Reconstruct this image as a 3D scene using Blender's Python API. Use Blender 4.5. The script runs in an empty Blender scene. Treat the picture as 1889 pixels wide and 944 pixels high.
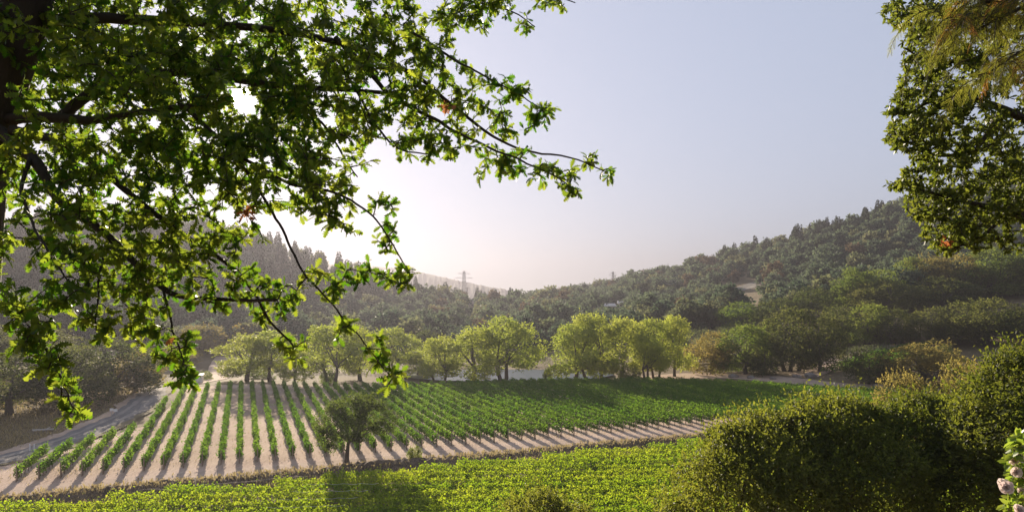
import bpy, math
import numpy as np
from mathutils import Vector

# ------------------------------------------------------------------ camera, sky, sun, exposure
SC = bpy.context.scene
COL = SC.collection
F_PX, U0, VH, EYE = 1259.33, 944.5, 550.0, 18.75      # focal length / principal column / horizon row of the photo, eye height

cam = bpy.data.objects.new('camera', bpy.data.cameras.new('camera'))
COL.objects.link(cam)
cam.location = (0, 0, EYE)
cam.rotation_euler = (math.radians(90), 0, 0)
cam.data.sensor_width = 36.0
cam.data.lens = 24.0
cam.data.shift_y = (VH - 472.0) / 1889.0
cam.data.clip_start = 0.05
cam.data.clip_end = 20000
SC.camera = cam

SUN_AZ = math.radians(-21.45)      # from +Y towards +X
SUN_EL = math.radians(15.1)
SUN = Vector((math.sin(SUN_AZ) * math.cos(SUN_EL), math.cos(SUN_AZ) * math.cos(SUN_EL), math.sin(SUN_EL)))

SC.view_settings.view_transform = 'Standard'
SC.view_settings.look = 'None'
SC.view_settings.gamma = 1.0
SC.view_settings.use_curve_mapping = False
SC.view_settings.exposure = 1.6

world = bpy.data.worlds.new("World")
SC.world = world
world.use_nodes = True
wn, wl = world.node_tree.nodes, world.node_tree.links
wn.clear()
sky = wn.new('ShaderNodeTexSky')
sky.sky_type = 'NISHITA'
sky.sun_disc = False
sky.sun_elevation = SUN_EL
sky.sun_rotation = SUN_AZ
sky.altitude = 50
sky.air_density = 1.0
sky.dust_density = 0.4
sky.ozone_density = 2.0
bg = wn.new('ShaderNodeBackground')
bg.inputs['Strength'].default_value = 0.15
tint = wn.new('ShaderNodeMix'); tint.data_type = 'RGBA'; tint.blend_type = 'MULTIPLY'
tint.inputs['Factor'].default_value = 1.0
tint.inputs['B'].default_value = (1.0, 1.015, 1.19, 1)
gam = wn.new('ShaderNodeGamma'); gam.inputs['Gamma'].default_value = 0.24
wl.new(sky.outputs[0], gam.inputs['Color']); wl.new(gam.outputs[0], tint.inputs['A'])
wl.new(tint.outputs['Result'], bg.inputs['Color'])
# the sun's own disc with a narrow aureole
geo = wn.new('ShaderNodeTexCoord')
dot = wn.new('ShaderNodeVectorMath'); dot.operation = 'DOT_PRODUCT'
wl.new(geo.outputs['Generated'], dot.inputs[0]); dot.inputs[1].default_value = SUN
rmp = wn.new('ShaderNodeMapRange'); rmp.interpolation_type = 'SMOOTHSTEP'
rmp.inputs['From Min'].default_value = math.cos(math.radians(0.95))
rmp.inputs['From Max'].default_value = math.cos(math.radians(0.6))
wl.new(dot.outputs['Value'], rmp.inputs['Value'])
gl = wn.new('ShaderNodeMapRange'); gl.interpolation_type = 'SMOOTHERSTEP'
gl.inputs['From Min'].default_value = math.cos(math.radians(9))
gl.inputs['From Max'].default_value = 1.0
wl.new(dot.outputs['Value'], gl.inputs['Value'])
m1 = wn.new('ShaderNodeMath'); m1.operation = 'MULTIPLY'; m1.inputs[1].default_value = 14.0
wl.new(rmp.outputs[0], m1.inputs[0])
m2 = wn.new('ShaderNodeMath'); m2.operation = 'MULTIPLY_ADD'; m2.inputs[1].default_value = 0.12
wl.new(gl.outputs[0], m2.inputs[0]); wl.new(m1.outputs[0], m2.inputs[2])
bg2 = wn.new('ShaderNodeBackground'); bg2.inputs['Color'].default_value = (1, 0.9, 0.8, 1)
wl.new(m2.outputs[0], bg2.inputs['Strength'])
addw = wn.new('ShaderNodeAddShader')
wout = wn.new('ShaderNodeOutputWorld')
wl.new(bg.outputs[0], addw.inputs[0]); wl.new(bg2.outputs[0], addw.inputs[1])
wl.new(addw.outputs[0], wout.inputs['Surface'])

sun_d = bpy.data.lights.new('sun', 'SUN')
sun_d.energy = 5.0
sun_d.angle = math.radians(0.5)
sun_d.color = (1.0, 0.85, 0.66)
sun_o = bpy.data.objects.new('sun', sun_d)
sun_o.rotation_euler = (-SUN).to_track_quat('-Z', 'Y').to_euler()
COL.objects.link(sun_o)

cy = SC.cycles
cy.max_bounces = 6; cy.diffuse_bounces = 3; cy.glossy_bounces = 2; cy.transmission_bounces = 4
cy.volume_bounces = 0; cy.transparent_max_bounces = 4
cy.caustics_reflective = False; cy.caustics_refractive = False
cy.sample_clamp_indirect = 4.0
cy.use_denoising = True

HAZE_DENSITY = 0.00045
HAZE_ANISO = 0.55

# ------------------------------------------------------------------ helpers
def R(seed): return np.random.default_rng(seed)

def px(u, v, Y):
    """world point seen at photo pixel (u, v) at distance Y in front of the eye"""
    return np.array([(u - U0) / F_PX * Y, Y, EYE - (v - VH) / F_PX * Y])

def unit(a):
    return a / np.maximum(np.linalg.norm(a, axis=-1, keepdims=True), 1e-9)

class Mb:
    """collects faces of any size, then links them as ONE mesh object"""
    def __init__(s): s.V = []; s.F = []; s.M = []; s.n = 0
    def add(s, V, F, mi=0):
        V = np.asarray(V, float).reshape(-1, 3); F = np.asarray(F, int)
        s.V.append(V); s.F.append(F + s.n); s.M.append(mi); s.n += len(V); return s
    def mesh(s, name, smooth=False):
        me = bpy.data.meshes.new(name)
        V = np.concatenate(s.V)
        loops = np.concatenate([f.ravel() for f in s.F])
        tot = np.concatenate([np.full(len(f), f.shape[1]) for f in s.F])
        mi = np.concatenate([np.full(len(f), m) for f, m in zip(s.F, s.M)])
        st = np.concatenate([[0], np.cumsum(tot)[:-1]])
        me.vertices.add(len(V)); me.vertices.foreach_set('co', V.astype(np.float32).ravel())
        me.loops.add(len(loops)); me.loops.foreach_set('vertex_index', loops.astype(np.int32))
        me.polygons.add(len(tot)); me.polygons.foreach_set('loop_start', st.astype(np.int32))
        me.polygons.foreach_set('material_index', mi.astype(np.int32))
        me.polygons.foreach_set('use_smooth', np.full(len(tot), bool(smooth)))
        me.update(calc_edges=True)
        return me
    def build(s, name, mats, parent=None, smooth=False):
        return link(name, s.mesh(name, smooth), mats, parent)

def link(name, me, mats, parent=None):
    o = bpy.data.objects.new(name, me)
    COL.objects.link(o)
    for m in (mats if isinstance(mats, (list, tuple)) else [mats]):
        if len(me.materials) < (len(mats) if isinstance(mats, (list, tuple)) else 1): me.materials.append(m)
    if parent is not None: o.parent = parent
    return o

def tag(o, label=None, cat=None, group=None, kind=None):
    if label: o['label'] = label
    if cat: o['category'] = cat
    if group: o['group'] = group
    if kind: o['kind'] = kind
    return o

def empty(name, loc=(0, 0, 0), rz=0):
    o = bpy.data.objects.new(name, None); COL.objects.link(o)
    o.location = tuple(loc); o.rotation_euler = (0, 0, rz); o.empty_display_size = 0.2
    return o

def kids(o): return [c for c in bpy.data.objects if c.parent is o]

def copy_thing(src, parts):
    """a copy of a thing (an Empty) and of its parts; parts share their mesh data"""
    c = src.copy(); COL.objects.link(c)
    for p in parts:
        q = p.copy(); COL.objects.link(q); q.parent = c
    return c

def tube(P, r, n=6, cap=True):
    P = np.asarray(P, float); r = np.broadcast_to(np.asarray(r, float), (len(P),))
    T = unit(np.gradient(P, axis=0))
    ref = np.array([0.31, 0.95, 0.05]) if abs(T[0] @ np.array([0.31, 0.95, 0.05])) < 0.9 else np.array([1.0, 0, 0])
    A = np.zeros_like(P); a = ref
    for i in range(len(P)):
        a = a - T[i] * (a @ T[i]); a = a / max(np.linalg.norm(a), 1e-9); A[i] = a
    B = np.cross(T, A)
    ang = np.linspace(0, 2 * np.pi, n, endpoint=False)
    V = P[:, None] + r[:, None, None] * (np.cos(ang)[None, :, None] * A[:, None] + np.sin(ang)[None, :, None] * B[:, None])
    i = np.arange(len(P) - 1)[:, None] * n; j = np.arange(n)[None]; k = (j + 1) % n
    Fq = np.stack([i + j, i + k, i + n + k, i + n + j], -1).reshape(-1, 4)
    return V.reshape(-1, 3), Fq

def box(lo, hi):
    x0, y0, z0 = lo; x1, y1, z1 = hi
    V = [(x0,y0,z0),(x1,y0,z0),(x1,y1,z0),(x0,y1,z0),(x0,y0,z1),(x1,y0,z1),(x1,y1,z1),(x0,y1,z1)]
    return V, [(0,3,2,1),(4,5,6,7),(0,1,5,4),(1,2,6,5),(2,3,7,6),(3,0,4,7)]

def cards(TV, TF, P, A, N, S):
    """place a leaf template (x = length, y = width, z = normal) at points P, axis A, normal N, size S"""
    TV = np.asarray(TV, float); TF = np.asarray(TF, int)
    P = np.asarray(P); A = unit(A); B = unit(np.cross(N, A)); N2 = np.cross(A, B)
    S = np.broadcast_to(np.asarray(S, float), (len(P),))[:, None, None]
    V = P[:, None] + S * (TV[None, :, :1] * A[:, None] + TV[None, :, 1:2] * B[:, None] + TV[None, :, 2:] * N2[:, None])
    Fq = (np.arange(len(P)) * len(TV))[:, None, None] + TF[None]
    return V.reshape(-1, 3), Fq.reshape(-1, TF.shape[1])

QUAD = ([(0, 0, 0), (.5, -.36, .08), (1, 0, -.06), (.5, .36, .08)], [(0, 1, 2, 3)])
SIMPLE = ([(0, 0, 0), (.3, -.2, .05), (.68, -.19, .04), (1, 0, -.06), (.68, .19, .04), (.3, .2, .05)], [(0, 1, 2, 3), (0, 3, 4, 5)])
def lobed():
    xs = [0.00, .13, .22, .28, .38, .45, .54, .62, .72, .79, .88, .95, 1.0]
    ws = [.015, .05, .15, .07, .24, .09, .33, .11, .31, .10, .19, .12, .02]
    fw = [0, 0, .02, 0, .05, 0, .07, 0, .07, 0, .05, .02, 0]
    V = []; K = len(xs)
    for x, w, f in zip(xs, ws, fw):
        z = -.16 * x * x
        V += [(x, 0, z), (x + f, -w, z + .28 * w), (x + f, w, z + .28 * w)]
    Fq = []
    for i in range(K - 1):
        a, b = 3 * i, 3 * i + 3
        Fq += [(a, a + 1, b + 1, b), (a, b, b + 2, a + 2)]
    return V, Fq
LOBED = lobed()

# ------------------------------------------------------------------ materials
def mat(name):
    m = bpy.data.materials.new(name); m.use_nodes = True
    n, l = m.node_tree.nodes, m.node_tree.links
    return m, n, l, n['Principled BSDF'], n['Material Output']

def rgba(c): return (c[0], c[1], c[2], 1)

def leaf_mat(name, c1, c2, t1, t2, trans=.45, rough=.5, spec=.3, noise=0.0):
    """c1..c2 reflectance and t1..t2 transmittance, spread leaf by leaf (and tree by tree)"""
    m, n, l, b, out = mat(name)
    g = n.new('ShaderNodeNewGeometry'); oi = n.new('ShaderNodeObjectInfo')
    mx = n.new('ShaderNodeMath'); mx.operation = 'MULTIPLY_ADD'
    l.new(oi.outputs['Random'], mx.inputs[0]); mx.inputs[1].default_value = 0.45
    sc = n.new('ShaderNodeMath'); sc.operation = 'MULTIPLY'; sc.inputs[1].default_value = 0.6
    l.new(g.outputs['Random Per Island'], sc.inputs[0]); l.new(sc.outputs[0], mx.inputs[2])
    fac = mx.outputs[0]
    if noise:
        tc = n.new('ShaderNodeTexCoord'); nz = n.new('ShaderNodeTexNoise')
        nz.inputs['Scale'].default_value = noise; nz.inputs['Detail'].default_value = 2
        l.new(tc.outputs['Object'], nz.inputs['Vector'])
        ad = n.new('ShaderNodeMath'); ad.operation = 'MULTIPLY_ADD'; ad.inputs[1].default_value = 1.3; ad.use_clamp = True
        sb = n.new('ShaderNodeMath'); sb.operation = 'SUBTRACT'; sb.inputs[1].default_value = 0.5
        l.new(nz.outputs['Fac'], sb.inputs[0]); l.new(sb.outputs[0], ad.inputs[0]); l.new(fac, ad.inputs[2]); fac = ad.outputs[0]
    def mixc(a, c):
        k = n.new('ShaderNodeMix'); k.data_type = 'RGBA'
        k.inputs['A'].default_value = rgba(a); k.inputs['B'].default_value = rgba(c); l.new(fac, k.inputs['Factor'])
        return k.outputs['Result']
    l.new(mixc(c1, c2), b.inputs['Base Color'])
    b.inputs['Roughness'].default_value = rough
    b.inputs['Specular IOR Level'].default_value = spec
    tr = n.new('ShaderNodeBsdfTranslucent'); l.new(mixc(t1, t2), tr.inputs['Color'])
    ms = n.new('ShaderNodeMixShader'); ms.inputs[0].default_value = trans
    l.new(b.outputs[0], ms.inputs[1]); l.new(tr.outputs[0], ms.inputs[2]); l.new(ms.outputs[0], out.inputs['Surface'])
    return m

def ground_mat(name, cols, scale=.15, fine=3.0, bump=.3, rough=.95, stretch=None, stripes=None):
    m, n, l, b, out = mat(name)
    tc = n.new('ShaderNodeTexCoord'); vec = tc.outputs['Object']
    if stretch:
        mp = n.new('ShaderNodeMapping'); mp.inputs['Rotation'].default_value = (0, 0, stretch[0]); mp.inputs['Scale'].default_value = stretch[1]
        l.new(vec, mp.inputs['Vector']); vec = mp.outputs[0]
    n1 = n.new('ShaderNodeTexNoise'); n1.inputs['Scale'].default_value = scale; n1.inputs['Detail'].default_value = 6
    n2 = n.new('ShaderNodeTexNoise'); n2.inputs['Scale'].default_value = fine; n2.inputs['Detail'].default_value = 8; n2.inputs['Roughness'].default_value = .7
    l.new(tc.outputs['Object'], n1.inputs['Vector']); l.new(vec, n2.inputs['Vector'])
    ad = n.new('ShaderNodeMath'); ad.operation = 'ADD'; l.new(n1.outputs['Fac'], ad.inputs[0]); l.new(n2.outputs['Fac'], ad.inputs[1])
    hf = n.new('ShaderNodeMath'); hf.operation = 'MULTIPLY'; hf.inputs[1].default_value = .5; l.new(ad.outputs[0], hf.inputs[0])
    cr = n.new('ShaderNodeValToRGB'); els = cr.color_ramp.elements
    while len(els) < len(cols): els.new(.5)
    for i, c in enumerate(cols):
        els[i].position = .33 + .34 * i / (len(cols) - 1); els[i].color = rgba(c)
    l.new(hf.outputs[0], cr.inputs[0]); l.new(cr.outputs[0], b.inputs['Base Color'])
    b.inputs['Roughness'].default_value = rough; b.inputs['Specular IOR Level'].default_value = .1
    bp = n.new('ShaderNodeBump'); bp.inputs['Strength'].default_value = bump; bp.inputs['Distance'].default_value = .15
    l.new(n2.outputs['Fac'], bp.inputs['Height']); l.new(bp.outputs[0], b.inputs['Normal'])
    return m

def plain(name, c, rough=.6, metal=0.0, scale=8.0, vary=.25):
    m, n, l, b, out = mat(name)
    tc = n.new('ShaderNodeTexCoord'); nz = n.new('ShaderNodeTexNoise'); nz.inputs['Scale'].default_value = scale; nz.inputs['Detail'].default_value = 5
    l.new(tc.outputs['Object'], nz.inputs['Vector'])
    k = n.new('ShaderNodeMix'); k.data_type = 'RGBA'
    k.inputs['A'].default_value = rgba([x * (1 - vary) for x in c]); k.inputs['B'].default_value = rgba([min(1, x * (1 + vary)) for x in c])
    l.new(nz.outputs['Fac'], k.inputs['Factor']); l.new(k.outputs['Result'], b.inputs['Base Color'])
    b.inputs['Roughness'].default_value = rough; b.inputs['Metallic'].default_value = metal
    return m

def bark_mat(name, c1, c2, scale=14):
    m, n, l, b, out = mat(name)
    tc = n.new('ShaderNodeTexCoord'); mp = n.new('ShaderNodeMapping'); mp.inputs['Scale'].default_value = (1, 1, .3)
    l.new(tc.outputs['Object'], mp.inputs['Vector'])
    nz = n.new('ShaderNodeTexNoise'); nz.inputs['Scale'].default_value = scale; nz.inputs['Detail'].default_value = 8
    l.new(mp.outputs[0], nz.inputs['Vector'])
    k = n.new('ShaderNodeMix'); k.data_type = 'RGBA'; k.inputs['A'].default_value = rgba(c1); k.inputs['B'].default_value = rgba(c2)
    l.new(nz.outputs['Fac'], k.inputs['Factor']); l.new(k.outputs['Result'], b.inputs['Base Color'])
    b.inputs['Roughness'].default_value = .9
    bp = n.new('ShaderNodeBump'); bp.inputs['Strength'].default_value = .8; bp.inputs['Distance'].default_value = .03
    l.new(nz.outputs['Fac'], bp.inputs['Height']); l.new(bp.outputs[0], b.inputs['Normal'])
    return m

M = {}
M['oak_leaf'] = leaf_mat('oak_leaf', (.014, .034, .007), (.058, .078, .018), (.09, .24, .006), (.50, .54, .05), .5, .48, .25, 1.6)
M['dead_leaf'] = leaf_mat('dead_leaf', (.25, .08, .03), (.35, .14, .05), (.5, .15, .05), (.6, .25, .08), .4)
M['live_leaf'] = leaf_mat('live_oak_leaf', (.026, .048, .009), (.07, .09, .018), (.16, .24, .02), (.38, .40, .05), .35, .5, .35)
M['needle'] = leaf_mat('redwood_needle', (.055, .08, .012), (.14, .135, .025), (.28, .34, .03), (.48, .44, .07), .42, .5, .12)
M['rust_needle'] = leaf_mat('rusty_needle', (.22, .09, .02), (.32, .15, .03), (.5, .2, .04), (.55, .3, .06), .35)
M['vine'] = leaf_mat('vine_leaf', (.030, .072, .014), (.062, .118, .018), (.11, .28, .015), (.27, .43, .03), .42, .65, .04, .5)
M['vine_yellow'] = leaf_mat('yellow_vine_leaf', (.045, .10, .012), (.125, .17, .02), (.27, .46, .012), (.54, .62, .03), .48, .65, .04, .16)  # yellower leaves of the near vineyard
M['cotton'] = leaf_mat('cottonwood_leaf', (.09, .13, .025), (.16, .19, .035), (.38, .48, .06), (.58, .60, .09), .48, .5, .04, .25)
M['oak_far'] = leaf_mat('valley_oak_leaf', (.018, .034, .014), (.065, .07, .027), (.085, .13, .025), (.27, .27, .065), .4, .6, .04, .2)
M['oak_gold'] = leaf_mat('golden_oak_leaf', (.055, .055, .02), (.15, .115, .042), (.26, .24, .055), (.52, .40, .11), .46, .6, .04, .2)
M['oak_green'] = leaf_mat('green_oak_leaf', (.03, .055, .015), (.095, .11, .03), (.15, .25, .03), (.38, .42, .07), .42, .6, .04, .2)
M['bush'] = leaf_mat('bay_leaf', (.014, .028, .004), (.055, .068, .012), (.13, .19, .015), (.46, .48, .055), .33, .55, .15, .4)
M['hill_leaf'] = leaf_mat('hazed_hill_oak_leaf', (.026, .050, .040), (.058, .082, .060), (.065, .11, .065), (.17, .21, .11), .38, .6, .04, .2)  # bluish haze over the right hill is put into this leaf colour
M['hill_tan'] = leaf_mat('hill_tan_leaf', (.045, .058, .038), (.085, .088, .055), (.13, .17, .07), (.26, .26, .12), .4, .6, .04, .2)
M['lone_leaf'] = leaf_mat('lone_oak_leaf', (.018, .036, .010), (.04, .06, .016), (.10, .18, .02), (.26, .32, .05), .36, .6, .04, .3)
M['rust_tree'] = leaf_mat('dry_crown_leaf', (.075, .058, .034), (.11, .08, .045), (.14, .11, .06), (.2, .14, .08), .3, .7, .04, .3)
M['conifer'] = leaf_mat('conifer_needle', (.02, .038, .024), (.035, .055, .032), (.04, .06, .03), (.07, .09, .045), .2, .7, .04)
M['hedge'] = leaf_mat('hedge_leaf', (.03, .05, .018), (.06, .08, .028), (.1, .15, .03), (.18, .21, .05), .35, .6, .04, .3)
M['olive'] = leaf_mat('olive_leaf', (.07, .09, .045), (.11, .125, .06), (.14, .18, .06), (.22, .24, .09), .3, .6, .04, .3)
M['rose_leaf'] = leaf_mat('rose_leaf', (.06, .11, .02), (.12, .17, .03), (.3, .45, .04), (.5, .55, .07), .45, .35, .5)
M['petal'] = leaf_mat('rose_petal', (.72, .62, .62), (.82, .76, .72), (.7, .55, .52), (.8, .7, .62), .35, .5, .2)
M['bark'] = bark_mat('oak_bark', (.016, .012, .009), (.05, .037, .027))
M['bark_far'] = bark_mat('grey_bark', (.05, .04, .03), (.11, .09, .07), 3)
M['vine_wood'] = plain('vine_wood', (.12, .08, .055), .9)
M['post'] = plain('weathered_post', (.26, .20, .15), .8)
M['white'] = plain('white_paint', (.78, .77, .75), .5, vary=.06)
M['steel'] = plain('galvanised_steel', (.32, .32, .33), .5, .3)
M['dark'] = plain('dark_timber', (.06, .05, .04), .8)
M['roof'] = plain('pale_roof', (.62, .55, .48), .7)
M['stucco'] = plain('stucco', (.5, .42, .34), .8)
M['glass'] = plain('window_glass', (.03, .035, .04), .1)
M['rock'] = ground_mat('rock', [(.16, .14, .12), (.3, .27, .24)], .8, 4, .6)
M['log'] = plain('bleached_log', (.36, .32, .28), .9)
M['pipe'] = plain('pale_pipe', (.6, .58, .52), .5)
M['grass'] = leaf_mat('dry_grass_blade', (.26, .2, .1), (.38, .3, .16), (.35, .28, .12), (.45, .38, .2), .35, .8, .1)
M['ground'] = ground_mat('dry_ground', [(.08, .065, .035), (.15, .115, .065), (.25, .19, .115)], .05, 1.2, .5)
M['soil'] = ground_mat('vineyard_soil', [(.33, .225, .16), (.50, .365, .275), (.64, .50, .39)], .12, 1.6, .8, stretch=(math.radians(-21.5), (5.0, .35, 1)))
M['track'] = ground_mat('dirt_track', [(.30, .22, .16), (.42, .31, .23), (.48, .37, .28)], .2, 1.5, .4)
M['gravel'] = ground_mat('gravel_road', [(.13, .12, .115), (.185, .17, .16), (.25, .225, .205)], .2, 3.0, .3)
M['ruts'] = ground_mat('wheel_ruts', [(.19, .17, .155), (.26, .235, .21), (.33, .29, .255)], .5, 2.5, .4)
M['verge'] = ground_mat('grassy_verge', [(.10, .085, .05), (.17, .14, .08), (.24, .19, .12)], .6, 2.5, .6)
M['scree'] = ground_mat('pale_scree', [(.12, .11, .09), (.20, .18, .155), (.28, .25, .22)], .08, .5, .6)
M['bank'] = ground_mat('bank_earth', [(.05, .04, .03), (.12, .09, .065), (.24, .18, .12)], .4, 2.0, .9)

# ------------------------------------------------------------------ the lie of the land
ER = np.array([math.sin(SUN_AZ), math.cos(SUN_AZ)])           # along the vine rows (they run towards the sun)
ET = np.array([ER[1], -ER[0]])                                # along the track
P0 = np.array([-22.6, 80.0])
def field(t, r): return P0[0] + ET[0] * t + ER[0] * r, P0[1] + ET[1] * t + ER[1] * r
def field_tr(x, y):
    dx, dy = np.asarray(x) - P0[0], np.asarray(y) - P0[1]
    return dx * ET[0] + dy * ET[1], dx * ER[0] + dy * ER[1]

CP = []
def cp(x, y, z): CP.append((x, y, z))
def cpp(u, v, Y): CP.append(tuple(px(u, v, Y)))
# terrace and slope under the viewer
for x in (-60, -30, -12, 0, 12, 30, 60):
    for y, z in ((-60, 19), (-20, 17.6), (0, 17.05), (4, 16.8), (9, 14.9), (20, 9.6), (35, 3.0), (47, -1.0), (58, -1.5)):
        cp(x * (1 + max(y, 0) / 60), y, z)
# vineyard: left part climbs to a crest, right part is flat
for t in (-40, -22, -5):
    for r, z in ((-24, -1.4), (-13, -1.0), (-3, 0), (0, 0), (18, .35), (38, .95), (56, 1.5)): cp(*field(t, r), z)
for t in (15, 35, 55, 75, 95, 115):
    for r, z in ((-25, -1.4), (-13, -1.0), (-3, 0), (0, 0), (16, -.1), (34, 0), (52, .15)): cp(*field(t, r), z)
cpp(420, 701, 139); cpp(350, 712, 137); cpp(520, 706, 142)
# left of the road
cpp(0, 770, 100); cpp(120, 760, 106); cpp(-200, 760, 95); cpp(0, 700, 128); cpp(200, 715, 135); cpp(-250, 690, 120)
cpp(380, 690, 165); cpp(420, 668, 190); cpp(300, 660, 180); cpp(150, 650, 185); cpp(0, 640, 180)
# pond basin and round it
for x in (-22, -8, 6, 18):
    for y in (160, 176): cp(x, y, -.9)
cpp(700, 690, 168); cpp(600, 690, 168); cpp(760, 665, 205); cpp(900, 660, 212); cpp(1000, 655, 215); cpp(1100, 672, 190); cpp(1240, 676, 178)
cpp(1300, 660, 190); cpp(1450, 684, 166); cpp(1560, 680, 168); cpp(1500, 650, 196); cpp(1350, 630, 225)
# left hill
for u, v, Y in ((-500, 425, 360), (-200, 425, 380), (100, 432, 385), (300, 428, 405), (480, 455, 440), (560, 483, 455), (640, 514, 480), (720, 540, 520), (800, 562, 545), (880, 573, 565)):
    cpp(u, v, Y)
    p = px(u, v, Y); cp(p[0] * 1.25, p[1] * 1.25, p[2] - 12); cp(p[0] * 1.7, p[1] * 1.7, min(p[2] - 12, 8))
for u, v, Y in ((-400, 600, 200), (-100, 605, 215), (200, 605, 230), (400, 612, 255), (560, 618, 280), (700, 622, 300), (830, 612, 340), (940, 600, 380)): cpp(u, v, Y)
for u, v, Y in ((0, 520, 290), (300, 520, 310), (500, 540, 350), (650, 568, 400)): cpp(u, v, Y)
# right knoll and right hill
for u, v, Y in ((1560, 650, 192), (1700, 634, 192), (1889, 642, 172), (2100, 640, 170), (1540, 572, 240), (1600, 566, 244), (1750, 562, 240), (1889, 545, 238), (2150, 530, 235)): cpp(u, v, Y)
for u, v, Y in ((1030, 590, 380), (1120, 572, 420), (1300, 566, 380), (1370, 534, 430), (1500, 505, 410), (1650, 485, 390), (1850, 470, 350), (2150, 430, 350)): cpp(u, v, Y)
for u, v, Y in ((960, 572, 640), (1050, 549, 720), (1150, 530, 690), (1250, 508, 650), (1400, 468, 610), (1530, 434, 570), (1660, 388, 530), (1889, 330, 510), (2200, 300, 510)):
    cpp(u, v, Y)
    p = px(u, v, Y); cp(p[0] * 1.25, p[1] * 1.25, p[2] - 15); cp(p[0] * 1.7, p[1] * 1.7, min(p[2] - 15, 8))
CP = np.array(CP)
def phi(d2): return np.sqrt(d2 + 16.0)
_n = len(CP)
_A = np.zeros((_n + 1, _n + 1))
_d2 = ((CP[:, None, :2] - CP[None, :, :2]) ** 2).sum(-1)
_A[:_n, :_n] = -phi(_d2) + np.eye(_n) * 1.5
_A[:_n, _n] = 1; _A[_n, :_n] = 1
_w = np.linalg.solve(_A, np.concatenate([CP[:, 2], [0]]))
def ter(x, y):
    x = np.atleast_1d(np.asarray(x, float)).ravel(); y = np.atleast_1d(np.asarray(y, float)).ravel()
    z = np.empty(len(x))
    for s in range(0, len(x), 20000):
        d2 = (x[s:s+20000, None] - CP[None, :, 0]) ** 2 + (y[s:s+20000, None] - CP[None, :, 1]) ** 2
        z[s:s+20000] = -phi(d2) @ _w[:_n] + _w[_n]
    d = np.hypot(x, y)
    k = np.clip((d - 780) / 250, 0, 1); k = k * k * (3 - 2 * k)
    kb = np.clip((-y - 40) / 40, 0, 1)  # unseen slope behind the eye, raised to block low sky light
    z = z * (1 - kb) + (17.5 + .45 * np.clip(-y - 40, 0, 70)) * kb
    return z * (1 - k) + (-2) * k
def ter1(x, y): return float(ter([x], [y])[0])

def ground_sheet():
    ang = np.concatenate([np.radians(np.arange(-50, 50.01, .4)), np.radians(np.arange(53, 308, 5))])
    rad = np.concatenate([[0.5], np.geomspace(1.5, 2450, 250)])
    a, r = np.meshgrid(ang, rad, indexing='ij')
    x, y = r * np.sin(a), r * np.cos(a)
    z = ter(x, y)
    V = np.stack([x.ravel(), y.ravel(), z], -1)
    na, nr = a.shape
    i = np.arange(na)[:, None]; j = np.arange(nr - 1)[None]; i2 = (i + 1) % na
    Fq = np.stack([i * nr + j, i * nr + j + 1, i2 * nr + j + 1, i2 * nr + j], -1).reshape(-1, 4)
    mb = Mb(); mb.add(V, Fq)
    c = np.array([[0, 0, V[0, 2]]]); mb.add(c, np.zeros((0, 3), int))
    o = mb.build('ground', M['ground'], smooth=True)
    tag(o, kind='structure')
ground_sheet()

def drape(name, P, Q, nu, nv, off, m, jag=0.0, seed=0):
    """a sheet between two border polylines laid on the land"""
    P, Q = np.asarray(P, float), np.asarray(Q, float)
    def res(L, n):
        d = np.concatenate([[0], np.cumsum(np.linalg.norm(np.diff(L, axis=0), axis=1))])
        s = np.linspace(0, d[-1], n)
        return np.stack([np.interp(s, d, L[:, 0]), np.interp(s, d, L[:, 1])], -1)
    P, Q = res(P, nu), res(Q, nu)
    if jag:
        g = R(seed)
        for L in (P, Q): L += np.stack([np.convolve(g.normal(0, jag, nu), np.ones(5) / 5, 'same') for _ in (0, 1)], -1)
    k = np.linspace(0, 1, nv)[None, :, None]
    X = P[:, None] * (1 - k) + Q[:, None] * k
    z = ter(X[..., 0], X[..., 1]).reshape(nu, nv) + off
    V = np.concatenate([X, z[..., None]], -1)
    i = np.arange(nu - 1)[:, None] * nv; j = np.arange(nv - 1)[None]
    Fq = np.stack([i + j, i + j + 1, i + nv + j + 1, i + nv + j], -1).reshape(-1, 4)
    o = Mb().add(V.reshape(-1, 3), Fq).build(name, m, smooth=True)
    tag(o, kind='structure'); return o

def r_top(t):
    return float(np.interp(t, [-36, -30, -24, -20.5, -20, -5, 20, 45, 75, 90, 102, 116], [9, 12, 20, 25, 57, 58, 57, 54, 46, 34, 20, 9]))
ts = np.linspace(-36, 116, 60)
drape('vineyard_soil', [field(t, -3.2) for t in ts], [field(t, r_top(t) + 2.5 + (2 if t > -19 else 0)) for t in ts], 160, 60, .06, M['soil'], .25, 3)
ts2 = np.linspace(-60, 125, 50)
drape('dirt_track', [field(t, -4.6) for t in ts2], [field(t, -1.6) for t in ts2], 150, 5, .10, M['track'], .2, 4)
def ribbon(pts, w):
    p = np.array(pts, float); s = np.linspace(0, 1, len(p)); q = np.linspace(0, 1, 60)
    c = np.stack([np.interp(q, s, p[:, 0]), np.interp(q, s, p[:, 1])], -1)
    for _ in range(6): c[1:-1] = (c[:-2] + 2 * c[1:-1] + c[2:]) / 4
    t = unit(np.gradient(c, axis=0)); nn = np.stack([-t[:, 1], t[:, 0]], -1)
    return c + nn * w / 2, c - nn * w / 2
a_, b_ = ribbon([px(285, 718, 136)[:2], px(282, 735, 124)[:2], px(245, 768, 107)[:2], px(150, 806, 91)[:2], px(40, 842, 80)[:2], px(-120, 868, 73)[:2], px(-400, 900, 66)[:2]], 5.2)
drape('gravel_road', a_, b_, 120, 6, .14, M['gravel'], .12, 5)
ROAD = [px(285, 718, 136)[:2], px(282, 735, 124)[:2], px(245, 768, 107)[:2], px(150, 806, 91)[:2], px(40, 842, 80)[:2], px(-120, 868, 73)[:2], px(-400, 900, 66)[:2]]
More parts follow.
